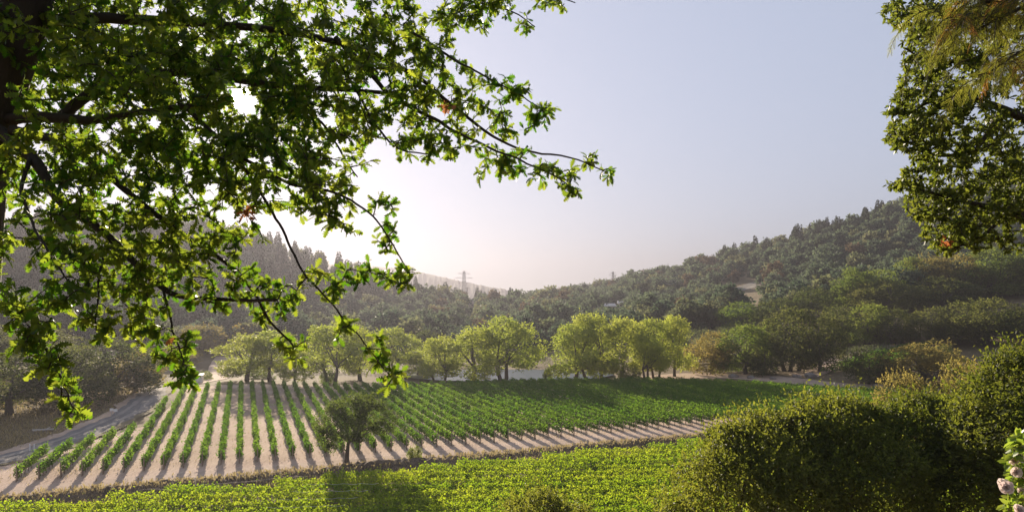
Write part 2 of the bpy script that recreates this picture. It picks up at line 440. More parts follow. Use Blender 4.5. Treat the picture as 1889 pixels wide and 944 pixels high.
for off in (-1.0, .9):
    c_, d_ = ribbon(ROAD, 5.2); mid = (c_ + d_) / 2; side = unit(d_ - c_)
    drape('wheel_track', mid + side * (off - .42), mid + side * (off + .42), 150, 3, .165, M['ruts'], .22, int(20 + off * 5))
c_, d_ = ribbon(ROAD, 5.2); mid = (c_ + d_) / 2; side = unit(d_ - c_)
drape('road_verge', mid + side * 2.1, mid + side * 3.6, 150, 4, .155, M['track'], .5, 31)
drape('road_verge', mid - side * 2.2, mid - side * 3.2, 150, 4, .155, M['verge'], .5, 32)
a_, b_ = ribbon([px(330, 716, 137)[:2], px(360, 716, 140)[:2], px(390, 708, 150)[:2], px(405, 690, 165)[:2], px(412, 672, 186)[:2], px(420, 660, 200)[:2]], 6)
drape('farm_path', a_, b_, 60, 5, .10, M['track'], .2, 6)
a_, b_ = ribbon([px(1150, 700, 158)[:2], px(1260, 690, 163)[:2], px(1340, 690, 163)[:2], px(1450, 700, 155)[:2], px(1560, 708, 146)[:2], px(1680, 712, 142)[:2]], 9)
drape('field_margin', a_, b_, 60, 5, .09, M['track'], .5, 7)
a_, b_ = ribbon([px(1480, 690, 160)[:2], px(1530, 680, 172)[:2], px(1560, 660, 186)[:2], px(1640, 650, 192)[:2], px(1720, 642, 190)[:2]], 6)
drape('hill_path', a_, b_, 60, 5, .09, M['track'], .3, 8)
a_, b_ = ribbon([px(1515, 580, 236)[:2], px(1545, 573, 240)[:2], px(1570, 570, 243)[:2]], 9)
drape('bare_slope', a_, b_, 20, 5, .10, M['track'], .5, 9)

a_, b_ = ribbon([px(1330, 541, 424)[:2], px(1365, 536, 430)[:2], px(1425, 527, 438)[:2]], 18)
drape('bare_clearing', a_, b_, 30, 9, .25, M['scree'], 2.5, 10)
# low earth bank between the two vineyards
def bank():
    g = R(11); n = 420; ts = np.linspace(-58, 124, n)
    prof = np.array([(-2.1, 0), (-1.4, .22), (-.8, .5), (-.2, .62), (.3, .5), (.8, .18), (1.2, 0)])
    V = []
    for i, t in enumerate(ts):
        w = .85 + .4 * np.sin(t * .21) * np.sin(t * .057 + 1)
        for (o, h) in prof:
            x, y = field(t, -5.6 + o + .2 * np.sin(t * .33)); V.append((x, y, h * w + g.normal(0, .13) * (h > 0)))
    V = np.array(V); V[:, 2] += ter(V[:, 0], V[:, 1]) - .02 + .03
    m = len(prof); i = np.arange(n - 1)[:, None] * m; j = np.arange(m - 1)[None]
    Fq = np.stack([i + j, i + j + 1, i + m + j + 1, i + m + j], -1).reshape(-1, 4)
    tag(Mb().add(V, Fq).build('earth_bank', M['bank']), kind='structure')
bank()

# pond
def pond():
    m, n, l, b, out = mat('pond_water')
    b.inputs['Base Color'].default_value = (.03, .045, .04, 1); b.inputs['Roughness'].default_value = .28; b.inputs['IOR'].default_value = 1.33
    tc = n.new('ShaderNodeTexCoord'); nz = n.new('ShaderNodeTexNoise'); nz.inputs['Scale'].default_value = 2.0; nz.inputs['Detail'].default_value = 4
    mp = n.new('ShaderNodeMapping'); mp.inputs['Scale'].default_value = (.4, 1, 1); l.new(tc.outputs['Object'], mp.inputs[0]); l.new(mp.outputs[0], nz.inputs['Vector'])
    bp = n.new('ShaderNodeBump'); bp.inputs['Strength'].default_value = .9; bp.inputs['Distance'].default_value = .05
    l.new(nz.outputs['Fac'], bp.inputs['Height']); l.new(bp.outputs[0], b.inputs['Normal'])
    ang = np.linspace(0, 2 * np.pi, 64, endpoint=False)
    x = -2 + 27 * np.cos(ang) * (1 + .06 * np.sin(3 * ang)); y = 168.5 + 13 * np.sin(ang)
    V = np.stack([x, y, np.full(64, -.12)], -1); V = np.concatenate([V, [[-2, 168.5, -.12]]])
    Fq = [(i, (i + 1) % 64, 64) for i in range(64)]
    tag(Mb().add(V, Fq).build('pond_water', m), kind='structure')
pond()

# far blue ridge
def ridge():
    prof = [(-400, 486), (200, 486), (600, 487), (700, 492), (760, 499), (800, 508), (860, 521), (900, 529), (950, 538), (1005, 547), (1060, 556)]
    us = np.arange(-400, 1061, 1.5); g = R(21)
    vs = np.interp(us, *np.array(prof).T)
    vs -= np.abs(np.convolve(g.normal(0, 1.6, len(us)), [.25, .5, .25], 'same'))
    V = []; m = 12
    for u, v in zip(us, vs):
        top = px(u, v, 1900)
        for k in range(m):
            f = k / (m - 1); Y = 1450 + 450 * f
            zz = -3 + (top[2] + 3) * (f ** .8)
            V.append((top[0] * (Y / 1900), Y, zz + g.normal(0, 1.3) * (0 < k < m - 1)))
        V.append((top[0] * 1.15, 2150, -6))
    m += 1
    i = np.arange(len(us) - 1)[:, None] * m; j = np.arange(m - 1)[None]
    Fq = np.stack([i + j, i + m + j, i + m + j + 1, i + j + 1], -1).reshape(-1, 4)
    gm = ground_mat('far_forest', [(.04, .045, .03), (.07, .07, .045)], .01, .05, .5)
    tag(Mb().add(np.array(V), Fq).build('distant_hills', gm, smooth=True), kind='structure')
ridge()

# haze
def haze():
    m = bpy.data.materials.new('haze'); m.use_nodes = True; n, l = m.node_tree.nodes, m.node_tree.links
    n.clear(); out = n.new('ShaderNodeOutputMaterial'); v = n.new('ShaderNodeVolumePrincipled')
    v.inputs['Color'].default_value = (.215, .212, .245, 1); v.inputs['Density'].default_value = HAZE_DENSITY; v.inputs['Anisotropy'].default_value = HAZE_ANISO
    l.new(v.outputs[0], out.inputs['Volume'])
    V, Fq = box((-2700, -2700, -40), (2700, 2700, 165))
    tag(Mb().add(V, Fq).build('haze', m), kind='stuff')
haze()

# ------------------------------------------------------------------ tree builders
def crown_points(g, lobes, n, leaf, deep=.55, up=.15):
    L = np.array(lobes, float)                      # x y z rx rz
    w = L[:, 3] ** 1.6; w /= w.sum()
    k = g.choice(len(L), n, p=w)
    d = unit(g.normal(size=(n, 3)) + np.array([0, 0, up]))
    rr = 1 - np.abs(g.normal(0, .2, n)); rr = np.clip(rr + g.normal(0, .06, n), .25, 1.2)
    # clumps inside each lobe: uneven outline with gaps
    q = d * rr[:, None]
    P = L[k, :3] + q * np.stack([L[k, 3], L[k, 3], L[k, 4]], -1)
    inside = np.zeros(n, bool)
    for i in range(len(L)):
        e = (P - L[i, :3]) / np.array([L[i, 3], L[i, 3], L[i, 4]])
        inside |= (np.linalg.norm(e, axis=1) < deep) & (k != i)
    P = P[~inside]; d = d[~inside]
    # carve irregular holes with a cheap 3-D value noise
    s = leaf * 7
    f = np.sin(P[:, 0] / s + 1.3 * np.sin(P[:, 2] / s * 1.7)) * np.sin(P[:, 1] / s * 1.1 + 2) + np.sin(P[:, 2] / s * 1.3 + .7 * np.sin(P[:, 1] / s * 1.9))
    keep = f + g.normal(0, .55, len(P)) > -.95
    P = P[keep]; d = d[keep]
    N = unit(d * .95 + g.normal(size=P.shape) * .6 + np.array([0, 0, .2]))
    A = unit(g.normal(size=P.shape) + np.array([0, 0, -.35]))
    S = leaf * g.uniform(.6, 1.35, len(P))
    return P, A, N, S

def bumpy(g, L, k=4, f=.42):
    """smaller masses standing out of each big one, so that the outline breaks up"""
    out = list(L)
    for (x, y, z, r, rz) in L:
        for _ in range(k):
            d = unit(g.normal(size=3) + np.array([0, 0, .35])); q = f * g.uniform(.6, 1.15)
            out.append((x + d[0] * r * .82, y + d[1] * r * .82, z + d[2] * rz * .82, r * q, rz * q))
    return out

def crown_mb(g, lobes, n, leaf, tmpl=QUAD, deep=.55, up=.15, shag=.3, spray=5.0):
    P, A, N, S = crown_points(g, lobes, int(n * (1 - shag)), leaf, deep, up)
    # loose sprays of leaves standing out of the crown's surface
    L = np.array(lobes, float); m = int(n * shag / 9); w = L[:, 3] ** 2; k = g.choice(len(L), m, p=w / w.sum())
    d = unit(g.normal(size=(m, 3)) + np.array([0, 0, up + .15])); Q = L[k, :3] + d * np.stack([L[k, 3], L[k, 3], L[k, 4]], -1) * g.uniform(.85, 1.02, (m, 1))
    out = np.ones(m, bool)
    for i in range(len(L)): out &= ~((np.linalg.norm((Q - L[i, :3]) / np.array([L[i, 3], L[i, 3], L[i, 4]]), axis=1) < .8) & (k != i))
    Q, d = Q[out], d[out]; m = len(Q); ax = unit(d + g.normal(0, .55, (m, 3)) + np.array([0, 0, .25])); ln = leaf * spray * g.uniform(.25, 1.0, (m, 1)) ** 1.5
    P2, A2 = [], []
    for f in np.linspace(0, 1, 9):
        P2.append(Q + ax * ln * f + g.normal(0, leaf * .35, (m, 3)) * (1.2 - f)); A2.append(unit(ax + g.normal(0, .8, (m, 3))))
    P2, A2 = np.concatenate(P2), np.concatenate(A2)
    P = np.concatenate([P, P2]); A = np.concatenate([A, A2]); N = np.concatenate([N, unit(g.normal(size=P2.shape) + np.array([0, 0, .3]))]); S = np.concatenate([S, leaf * g.uniform(.5, 1.1, len(P2))])
    return Mb().add(*cards(*tmpl, P, A, N, S))

def limb(g, a, b, r0, r1, k=7, wob=.06, sag=0.0):
    a, b = np.array(a, float), np.array(b, float)
    s = np.linspace(0, 1, k)[:, None]; L = np.linalg.norm(b - a)
    p = a * (1 - s) + b * s
    w = np.cumsum(g.normal(0, wob * L / k, (k, 3)), 0); w -= w[-1] * s; w[0] = 0
    p = p + w; p[:, 2] += sag * L * (s[:, 0] * (1 - s[:, 0])) * 2
    return p, np.linspace(r0, r1, k)

def trunk_mb(g, H, lobes, r, fork, stems=1, limbs=7, spread=.05):
    mb = Mb(); L = np.array(lobes)
    for s in range(stems):
        a = np.array([g.normal(0, spread * H * (stems > 1)), g.normal(0, spread * H * (stems > 1)), -.06 * H])
        top = np.array([a[0] * 2.2 + g.normal(0, .02 * H), a[1] * 2.2 + g.normal(0, .02 * H), fork * H])
        rr = r / (stems ** .4)
        p, q = limb(g, a, top, rr * 1.25, rr * .75, 6, .08); q[0] *= 1.25
        mb.add(*tube(p, q, 8))
        for i in g.choice(len(L), min(len(L), limbs), replace=False):
            b = L[i, :3] + np.array([0, 0, .25 * L[i, 4]])
            p, q = limb(g, top - (0, 0, .03 * H * g.random()), b, rr * .55, rr * .1, 7, .1, .08)
            mb.add(*tube(p, q, 6))
    return mb

def dome_lobes(g, W, H, base, n, rmin=.2, rmax=.34, flat=.8, top=1.0):
    """round masses filling a dome: tall in the middle, lower towards the rim"""
    out = []
    for i in range(int(n * 1.5)):
        a = g.uniform(0, 2 * np.pi); f = np.sqrt(g.uniform(.05 if i % 2 == 0 else .3, 1)) * .78
        r = W * g.uniform(rmin, rmax) * .5
        r *= 1.25 - .35 * f
        crest = base + (H - base) * np.sqrt(1 - (f / .95) ** 2) * g.uniform(.86, 1.06)
        zc = crest - r * flat - (H - base) * g.uniform(.25, .85) * (1 - .3 * f) * (i % 2)
        out.append((np.cos(a) * f * W * .5, np.sin(a) * f * W * .5, max(zc, base + r * flat * .7), r, r * flat))
    ox, oy = g.normal(0, .08, 2) * W
    out.append((ox, oy, H - .26 * W * flat, .26 * W, .26 * W * flat))
    out.append((-ox * .5, oy * -.5, base + (H - base) * .45, .3 * W, .28 * W * flat))
    return out

PROTO = {}; KW = {}; KH = {}
def measure(kind, i, cm):
    c = np.empty(len(cm.vertices) * 3, np.float32); cm.vertices.foreach_get('co', c); c = c.reshape(-1, 3)
    KW[(kind, i)] = float(np.percentile(np.abs(c[:, 0]), 97.5) + np.percentile(np.abs(c[:, 1]), 97.5)); KH[(kind, i)] = float(np.percentile(c[:, 2], 99.2))
def proto(kind, i, seed, W, H, base, nl, n, leaf, m, rb, fork, stems, flat=.8, rmin=.22, rmax=.36, bark='bark_far', deep=.55):
    g = R(seed); L = dome_lobes(g, W, H, base, nl, rmin, rmax, flat)
    far = kind.startswith('hill')
    cm = crown_mb(g, bumpy(g, L, 2, .5), n, leaf, QUAD, deep, shag=.08 if far else .3, spray=1.6 if far else 4.0).mesh('crown'); cm.materials.append(M[m])
    tm = trunk_mb(g, H, L, rb, fork, stems).mesh('trunk', True); tm.materials.append(M[bark])
    PROTO[(kind, i)] = (cm, tm); measure(kind, i, cm)
def conifer(kind, i, seed, W, H, n, leaf, m):
    g = R(seed); k = np.sqrt(g.uniform(0.0, 1, n)); z = H * (1 - k * .86) ; layer = np.sin(z / H * 42 + g.uniform(0, 6)) * .18 + .92
    rad = W / 2 * (k ** .9) * layer * np.clip(1 - np.abs(g.normal(0, .28, n)), .1, 1.1); a = g.uniform(0, 2 * np.pi, n)
    rad *= 1 + .25 * np.sin(a * 5 + z * 2)
    P = np.stack([rad * np.cos(a), rad * np.sin(a), z - rad * .25], -1)
    A = unit(np.stack([np.cos(a), np.sin(a), np.full(n, -.35)], -1) + g.normal(0, .35, (n, 3))); N = unit(np.array([0, 0, 1]) + g.normal(0, .5, (n, 3)))
    cm = Mb().add(*cards(*QUAD, P, A, N, leaf * g.uniform(.6, 1.4, n))).mesh('crown'); cm.materials.append(M[m])
    p, q = limb(g, (0, 0, -1), (0, 0, H * .97), W * .05, W * .006, 8, .01)
    tm = Mb().add(*tube(p, q, 6)).mesh('trunk', True); tm.materials.append(M['bark_far'])
    PROTO[(kind, i)] = (cm, tm); measure(kind, i, cm)

for i in range(4): proto('cottonwood', i, 100 + i, 8.2, 10, 1.6 + .7 * (i % 2), 15, 17000, .23, 'cotton', .26, .3, 2 if i % 2 else 1, .95, .2, .34)
for i in range(4): proto('oak', i, 120 + i, 11.0, 10, 1.2, 17, 18000, .30, 'oak_far', .34, .24, 1 + (i == 2) * 2, .9)
for i in range(3): proto('gold_oak', i, 140 + i, 10.5, 10, .8, 16, 18000, .30, 'oak_gold', .32, .25, 1 + i % 2, .8)
for i in range(3): proto('green_oak', i, 150 + i, 10, 10, .6, 16, 18000, .30, 'oak_green', .32, .25, 1 + i % 2, .85)
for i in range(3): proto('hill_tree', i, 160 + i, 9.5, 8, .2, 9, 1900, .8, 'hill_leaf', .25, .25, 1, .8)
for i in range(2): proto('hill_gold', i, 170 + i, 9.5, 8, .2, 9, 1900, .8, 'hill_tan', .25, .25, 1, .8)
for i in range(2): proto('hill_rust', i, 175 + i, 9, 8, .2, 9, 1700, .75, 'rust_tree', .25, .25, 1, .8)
for i in range(2): proto('shrub', i, 180 + i, 11, 7, 0.0, 12, 7000, .40, 'oak_green', .15, .15, 2, .8)
for i in range(3): conifer('fir', i, 190 + i, 6.5, 16, 1300, 1.0, 'conifer')

def tree(name, kind, i, x, y, z, sx, sz, rz, label, cat='tree', group=None):
    o = empty(name, (x, y, z), rz); o.scale = (sx, sx, sz)
    cm, tm = PROTO[(kind, i)]
    for nm, me in (('crown', cm), ('trunk', tm)):
        c = bpy.data.objects.new(nm, me); COL.objects.link(c); c.parent = o
    return tag(o, label, cat, group)

def place(name, kind, i, u, vtop, hw, Y, label, cat='tree', group=None, vbase=None):
    """a tree whose crown top and half width are read off the photo; it stands on the land at distance Y"""
    if kind in ('oak', 'gold_oak', 'green_oak') and u > 1290: hw *= 1.14; vtop -= 4
    x = (u - U0) / F_PX * Y; z = ter1(x, Y) - .1
    top = EYE - (vtop - VH) / F_PX * Y
    h = max(top - z, 2.0); w = 2 * hw / F_PX * Y * (1.17 if kind == 'cottonwood' else 1.0)
    return tree(name, kind, i, x, Y, z, w / KW[(kind, i)], h / KH[(kind, i)], (u * 7.13 + Y) % 6.28, label, cat, group)

# ------------------------------------------------------------------ vine rows
ORD = ['first', 'second', 'third', 'fourth', 'fifth', 'sixth', 'seventh', 'eighth', 'ninth', 'tenth', 'eleventh', 'twelfth', 'thirteenth', 'fourteenth', 'fifteenth', 'sixteenth', 'seventeenth', 'eighteenth', 'nineteenth']
TENS = {2: ('twenty', 'twentieth'), 3: ('thirty', 'thirtieth'), 4: ('forty', 'fortieth'), 5: ('fifty', 'fiftieth'), 6: ('sixty', 'sixtieth'), 7: ('seventy', 'seventieth'), 8: ('eighty', 'eightieth')}
def ordinal(n):
    if n < 20: return ORD[n - 1]
    a, b = divmod(n, 10)
    return TENS[a][1] if b == 0 else TENS[a][0] + '-' + ORD[b - 1]

def vine_canopy(g, x0, y0, dx, dy, L, per_m, leaf, w, z0, z1, m, lumps=.35):
    """leaf cloud along a trellis from (x0, y0) in direction (dx, dy)"""
    n = int(L * per_m); s = g.uniform(0, L, n)
    ph = g.uniform(0, 6, 4)
    vs = 1.25                                       # one vine every 1.25 m makes the lumpy outline
    lump = 1 + lumps * (np.sin(s / vs * 2 * np.pi + ph[0]) * .6 + np.sin(s * 1.7 + ph[1]) * .4 + np.sin(s * .43 + ph[2]) * .5)
    cell = (s / vs).astype(int); vig = np.clip(g.normal(1, .16, cell.max() + 2), .35, 1.4); vig[g.random(len(vig)) < .018] = .12
    lump = lump * (.6 + .4 * vig[cell]); ok = g.random(n) < np.clip(vig[cell], .05, 1); s, lump = s[ok], lump[ok]; n = len(s)
    a = g.uniform(0, 2 * np.pi, n); rr = np.sqrt(g.uniform(.25, 1, n)) * (1 + g.normal(0, .12, n))
    off = np.cos(a) * rr * w / 2 * lump + .08 * np.sin(s * .9 + ph[3])
    zz = (z0 + z1) / 2 + np.sin(a) * rr * (z1 - z0) / 2 * np.clip(.45 + .55 * lump, .3, 1.5)
    # loose shoots reaching up and out
    sh = g.random(n) < .08; zz[sh] += np.abs(g.normal(0, .25, sh.sum())); off[sh] += g.normal(0, .2, sh.sum())
    X = x0 + dx * s - dy * off; Y = y0 + dy * s + dx * off
    P = np.stack([X, Y, ter(X, Y) + zz], -1)
    out = np.stack([-dy * np.cos(a), dx * np.cos(a), np.sin(a)], -1)
    N = unit(out * .6 + g.normal(size=(n, 3)) * .7 + np.array([0, 0, .3])); A = unit(g.normal(size=(n, 3)) + np.array([0, 0, -.4]))
    return Mb().add(*cards(*QUAD, P, A, N, leaf * g.uniform(.6, 1.3, n)))

POST = Mb().add(*tube([(0, 0, -.3), (0, 0, 1.75)], [.055, .05], 6)).mesh('end_post'); POST.materials.append(M['post'])
STEM = Mb().add(*tube([(0, 0, -.1), (.03, .02, .35), (-.02, .03, .62), (.02, 0, .95)], [.05, .04, .035, .03], 5)).mesh('vine_trunk'); STEM.materials.append(M['vine_wood'])
SPACING = 1.92
def upper_rows():
    k = 0; t = -20.2 - 5 * SPACING; g = R(31); idx = 0
    while t < 112:
        idx += 1
        L = r_top(t) - 1.0; x, y = field(t, .6); z = ter1(x, y)
        short = idx <= 5
        root = empty('vine_row', (x, y, z))
        left = t < 14
        w = .50 if left else .62
        mb = vine_canopy(g, x, y, ER[0], ER[1], L, 190 if left else 175, .20 if left else .22, w, .5 if left else .62, 1.55 if left else 1.65, None, .28)
        mb.V = [v - np.array([x, y, z]) for v in mb.V]
        mb.build('leaf_canopy', M['vine'], root)
        def part(nm, me, r):
            o = bpy.data.objects.new(nm, me); COL.objects.link(o); o.parent = root
            px_, py_ = field(t, .6 + r); o.location = (px_ - x, py_ - y, ter1(px_, py_) - z)
        part('end_post', POST, -.1)
        for j in range(5 if left else 8): part('vine_trunk', STEM, .25 + j * 1.25)
        if short: lab = f'{ordinal(idx)} of the short vine rows counting inward from the gravel road'
        elif left: lab = f'{ordinal(idx)} vine row from the gravel road, a narrow hedge with bare soil either side'
        else: lab = f'{ordinal(idx)} vine row from the gravel road, thick and close to its neighbours'
        tag(root, lab, 'vine row', 'trellised vine rows running uphill from the dirt track')
        t += SPACING
upper_rows()

def lower_rows():
    g = R(41); d = unit(np.array([1.0, .10])); nrm = np.array([-d[1], d[0]])
    rows = []
    for k in range(30):
        c0 = 53.0 + k * 2.0                             # distance of the row at x = 0
        # ends: frame side on the left, the bank in front of the track
        o = np.array([0, c0])
        s = np.linspace(-62, 75, 300); X = o[0] + d[0] * s; Y = o[1] + d[1] * s
        t_, r_ = field_tr(X, Y); r_ = r_ + .5 * np.sin(X * .31 + k)
        ok = (r_ < -9.6) & (np.abs(X) < Y * .80 + 3)
        if ok.sum() < 20: continue
        s0, s1 = s[ok][0], s[ok][-1]
        rows.append((o + d * s0, s1 - s0))
    n = len(rows)
    for i, (p, L) in enumerate(rows):
        x, y = p; z = ter1(x, y); root = empty('vine_row', (x, y, z))
        mb = vine_canopy(g, x, y, d[0], d[1], L, 300, .20, 1.7, .35, 1.4, None, .6)
        mb.V = [v - np.array([x, y, z]) for v in mb.V]
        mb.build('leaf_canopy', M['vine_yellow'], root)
        if 1 <= i <= 8:
            a0 = -25 + .6 * i; ww = np.linspace(a0, a0 + 7, 13); wp = np.column_stack([ww, y + (ww - x) * d[1] / d[0]]); wz = ter(wp[:, 0], wp[:, 1]) + 1.52 - .05 * (np.arange(13) % 3)
            Mb().add(*tube(np.column_stack([wp, wz]) - np.array([x, y, z]), .012, 5)).build('wire', M['pipe'], root)
        tag(root, f'sprawling yellow-green vine row below the earth bank, {ordinal(n - i)} back toward the bank from the viewer' if False else
            f'sprawling yellow-green vine row below the earth bank, {ordinal(i + 1)} one out from the viewer', 'vine row', 'sprawling vine rows filling the near vineyard')
lower_rows()

# vine patches beyond the margin
def patch_rows():
    g = R(43)
    for i in range(7):
        p = px(1515 + i * 15, 690 - i * 4, 163 + i * 3.5); x, y = p[0], p[1]; z = ter1(x, y)
        root = empty('vine_row', (x, y, z))
        mb = vine_canopy(g, x, y, .97, .24, 22, 60, .34, 1.2, .5, 1.7, None)
        mb.V = [v - np.array([x, y, z]) for v in mb.V]
        mb.build('leaf_canopy', M['vine'], root)
        tag(root, f'{ordinal(i + 1)} short vine row up from the pale path in the patch behind the domed oaks', 'vine row', 'vine rows in the small patch beyond the oaks')
patch_rows()

# ------------------------------------------------------------------ hand placed trees
CW = 'pale cottonwoods round the pond'
for a in [
    ('cottonwood_tree', 'cottonwood', 0, 455, 618, 46, 142, 'pale green cottonwood at the crest behind the vine tops, first from the farm path'),
    ('cottonwood_tree', 'cottonwood', 1, 500, 610, 44, 144, 'rounded cottonwood just behind the crest, with a dark hedge at its foot'),
    ('cottonwood_tree', 'cottonwood', 2, 545, 640, 26, 140, 'small cottonwood in front of the dark hedge, lowest of the crest trees'),
    ('cottonwood_tree', 'cottonwood', 3, 612, 598, 48, 147, 'tall cottonwood with two stems standing over the low clipped hedge'),
    ('cottonwood_tree', 'cottonwood', 0, 665, 606, 40, 156, 'cottonwood half hidden by the dangling oak twig, behind the clipped hedge'),
    ('cottonwood_tree', 'cottonwood', 1, 730, 606, 44, 172, 'hazy cottonwood beside the dark brown oak near the pond head'),
    ('cottonwood_tree', 'cottonwood', 2, 770, 650, 30, 170, 'low cottonwood leaning over the head of the pond'),
    ('cottonwood_tree', 'cottonwood', 3, 812, 622, 36, 153, 'slender pale cottonwood at the left tip of the pond, open crown'),
    ('cottonwood_tree', 'cottonwood', 0, 870, 606, 54, 154, 'broad dark-hearted cottonwood between the slender one and the tall one on the pond bank'),
    ('cottonwood_tree', 'cottonwood', 1, 935, 586, 56, 156, 'tall yellow-topped cottonwood with bare lower trunks on the pond bank'),
    ('cottonwood_tree', 'cottonwood', 2, 1062, 600, 46, 154, 'wide pale cottonwood just past the open water gap of the pond'),
    ('cottonwood_tree', 'cottonwood', 3, 1098, 580, 44, 156, 'tallest cottonwood of the clump past the open water'),
    ('cottonwood_tree', 'cottonwood', 0, 1146, 588, 42, 157, 'cottonwood with pinkish trunks beside a round green shrub'),
    ('cottonwood_tree', 'cottonwood', 1, 1196, 626, 34, 154, 'short olive cottonwood in front of the bright end pair'),
    ('cottonwood_tree', 'cottonwood', 3, 1212, 590, 34, 160, 'bright cottonwood with a yellow patch, behind the short olive one'),
    ('cottonwood_tree', 'cottonwood', 2, 1244, 584, 32, 162, 'last bright cottonwood of the pond line, nearest the oak grove'),
]: place(*a, group=CW)
for a in [
    ('round_shrub', 'shrub', 0, 1160, 672, 20, 153, 'round bright green shrub at the foot of the pond cottonwoods', 'shrub'),
    ('round_shrub', 'shrub', 1, 1010, 678, 9, 153, 'tiny upright shrub alone in front of the open water', 'shrub'),
    ('round_shrub', 'shrub', 1, 605, 683, 16, 147, 'rounded shrub at the upper end of the vine rows', 'shrub'),
    ('round_shrub', 'shrub', 0, 380, 700, 14, 150, 'low brown shrub beside the white utility box', 'shrub'),
    ('round_shrub', 'shrub', 0, 480, 686, 26, 151, 'dark shrub under the crest cottonwoods', 'shrub'),
    ('lone_shrub', 'shrub', 1, 765, 832, 14, 79.3, 'small pale shrub on the earth bank near the lone tree', 'shrub'),
]: place(*a)
# left oaks by the road
for a in [
    ('oak_tree', 'oak', 0, 20, 648, 90, 103, 'dark oak with several trunks at the edge of the frame beside the gravel road'),
    ('oak_tree', 'oak', 1, 125, 640, 75, 110, 'dark spreading oak over the dry grass, with a leaning trunk'),
    ('oak_tree', 'oak', 3, 205, 622, 80, 122, 'big olive oak whose crown overhangs the bend of the gravel road'),
    ('oak_tree', 'gold_oak', 0, 250, 650, 55, 128, 'sunlit golden oak where the gravel road goes out of sight'),
    ('oak_tree', 'oak', 2, 70, 610, 90, 140, 'tall dark oak behind the roadside oaks'),
    ('oak_tree', 'oak', 1, -60, 600, 100, 135, 'dark oak at the very edge of the view behind the roadside trees'),
    ('oak_tree', 'gold_oak', 1, 330, 640, 36, 175, 'small golden oak near the farm path, in haze'),
    ('oak_tree', 'gold_oak', 2, 375, 600, 46, 200, 'tall hazy oak behind the farm path'),
    ('oak_tree', 'oak', 0, 320, 605, 50, 205, 'dark oak left of the tall hazy one by the farm path'),
    ('oak_tree', 'gold_oak', 0, 455, 598, 40, 215, 'tan oak behind the first crest cottonwoods'),
    ('oak_tree', 'oak', 3, 785, 610, 32, 215, 'dark brown oak between hazy cottonwoods behind the pond'),
]: place(*a)
# right grove and knoll
for a in [
    ('oak_tree', 'gold_oak', 0, 1312, 618, 38, 167, 'golden low oak at the pond end of the oak grove'),
    ('oak_tree', 'green_oak', 1, 1372, 604, 46, 165, 'olive green oak with a forked trunk in the grove'),
    ('oak_tree', 'oak', 0, 1412, 632, 34, 163, 'small dark oak with a thick trunk between the grove giants'),
    ('oak_tree', 'oak', 2, 1452, 574, 62, 170, 'largest oak of the grove, many trunked and domed'),
    ('oak_tree', 'oak', 1, 1512, 582, 42, 166, 'oak at the path end of the grove with a single slim trunk'),
    ('oak_tree', 'green_oak', 0, 1370, 562, 38, 235, 'rounded oak with a sunlit flank behind the grove'),
    ('oak_tree', 'oak', 3, 1432, 556, 46, 232, 'dark wide oak directly behind the largest grove oak'),
    ('oak_tree', 'oak', 0, 1502, 536, 40, 232, 'dark domed oak below the bare pink slope'),
    ('oak_tree', 'oak', 1, 1548, 568, 30, 205, 'narrow dark oak left of the sun-edged oak on the knoll'),
    ('oak_tree', 'green_oak', 1, 1600, 566, 40, 198, 'sun-edged oak at the foot of the knoll, pale on its sunny side'),
    ('oak_tree', 'oak', 2, 1650, 575, 36, 196, 'dark oak touching the sun-edged oak on the knoll'),
    ('oak_tree', 'oak', 3, 1715, 572, 48, 192, 'grey-green oak over bare shaded slope of the knoll'),
    ('oak_tree', 'oak', 0, 1770, 585, 40, 186, 'low oak between the shaded slope and the big dark oak'),
    ('oak_tree', 'oak', 1, 1820, 556, 62, 182, 'big dark oak with a pale crown on the lower knoll'),
    ('oak_tree', 'oak', 2, 1900, 566, 62, 178, 'dark oak cut by the frame edge on the lower knoll'),
    ('oak_tree', 'green_oak', 2, 1578, 500, 34, 246, 'bright yellow-green oak standing up at the end of the upper knoll'),
    ('oak_tree', 'green_oak', 0, 1625, 502, 40, 244, 'yellow-green oak next to the bright end oak on the upper knoll'),
    ('oak_tree', 'oak', 3, 1640, 522, 52, 232, 'dark branching oak in the middle of the upper knoll'),
    ('oak_tree', 'green_oak', 1, 1676, 480, 26, 258, 'small pale-topped oak on the skyline of the knoll'),
    ('oak_tree', 'gold_oak', 2, 1715, 478, 42, 256, 'golden oak on the skyline of the knoll'),
    ('oak_tree', 'gold_oak', 0, 1765, 476, 44, 252, 'tan pink-tinged oak under the hanging evergreen leaves'),
    ('oak_tree', 'oak', 3, 1740, 516, 56, 236, 'dark oak filling the upper knoll below the tan oak'),
    ('oak_tree', 'green_oak', 2, 1840, 462, 56, 244, 'tall dark green oak with a straight trunk below the hanging leaves'),
    ('oak_tree', 'green_oak', 0, 1905, 470, 50, 240, 'green oak cut by the frame edge on the upper knoll'),
    ('domed_oak', 'oak', 1, 1604, 650, 40, 148, 'dark round oak with a short trunk in front of the vine patch'),
    ('domed_oak', 'gold_oak', 1, 1690, 636, 62, 145, 'broad rusty topped oak dome between the vine patch and the thicket'),
    ('domed_oak', 'oak', 3, 1735, 642, 34, 150, 'dark end lobe oak joined to the rusty dome'),
    ('domed_oak', 'gold_oak', 2, 1668, 692, 48, 88, 'bronze bushy oak just above the dark thicket'),
    ('domed_oak', 'gold_oak', 0, 1775, 672, 56, 82, 'thin twiggy brown oak above the dark thicket'),
    ('domed_oak', 'gold_oak', 1, 1835, 655, 44, 90, 'brown oak behind the tall bright thicket tree'),
]: place(*a)

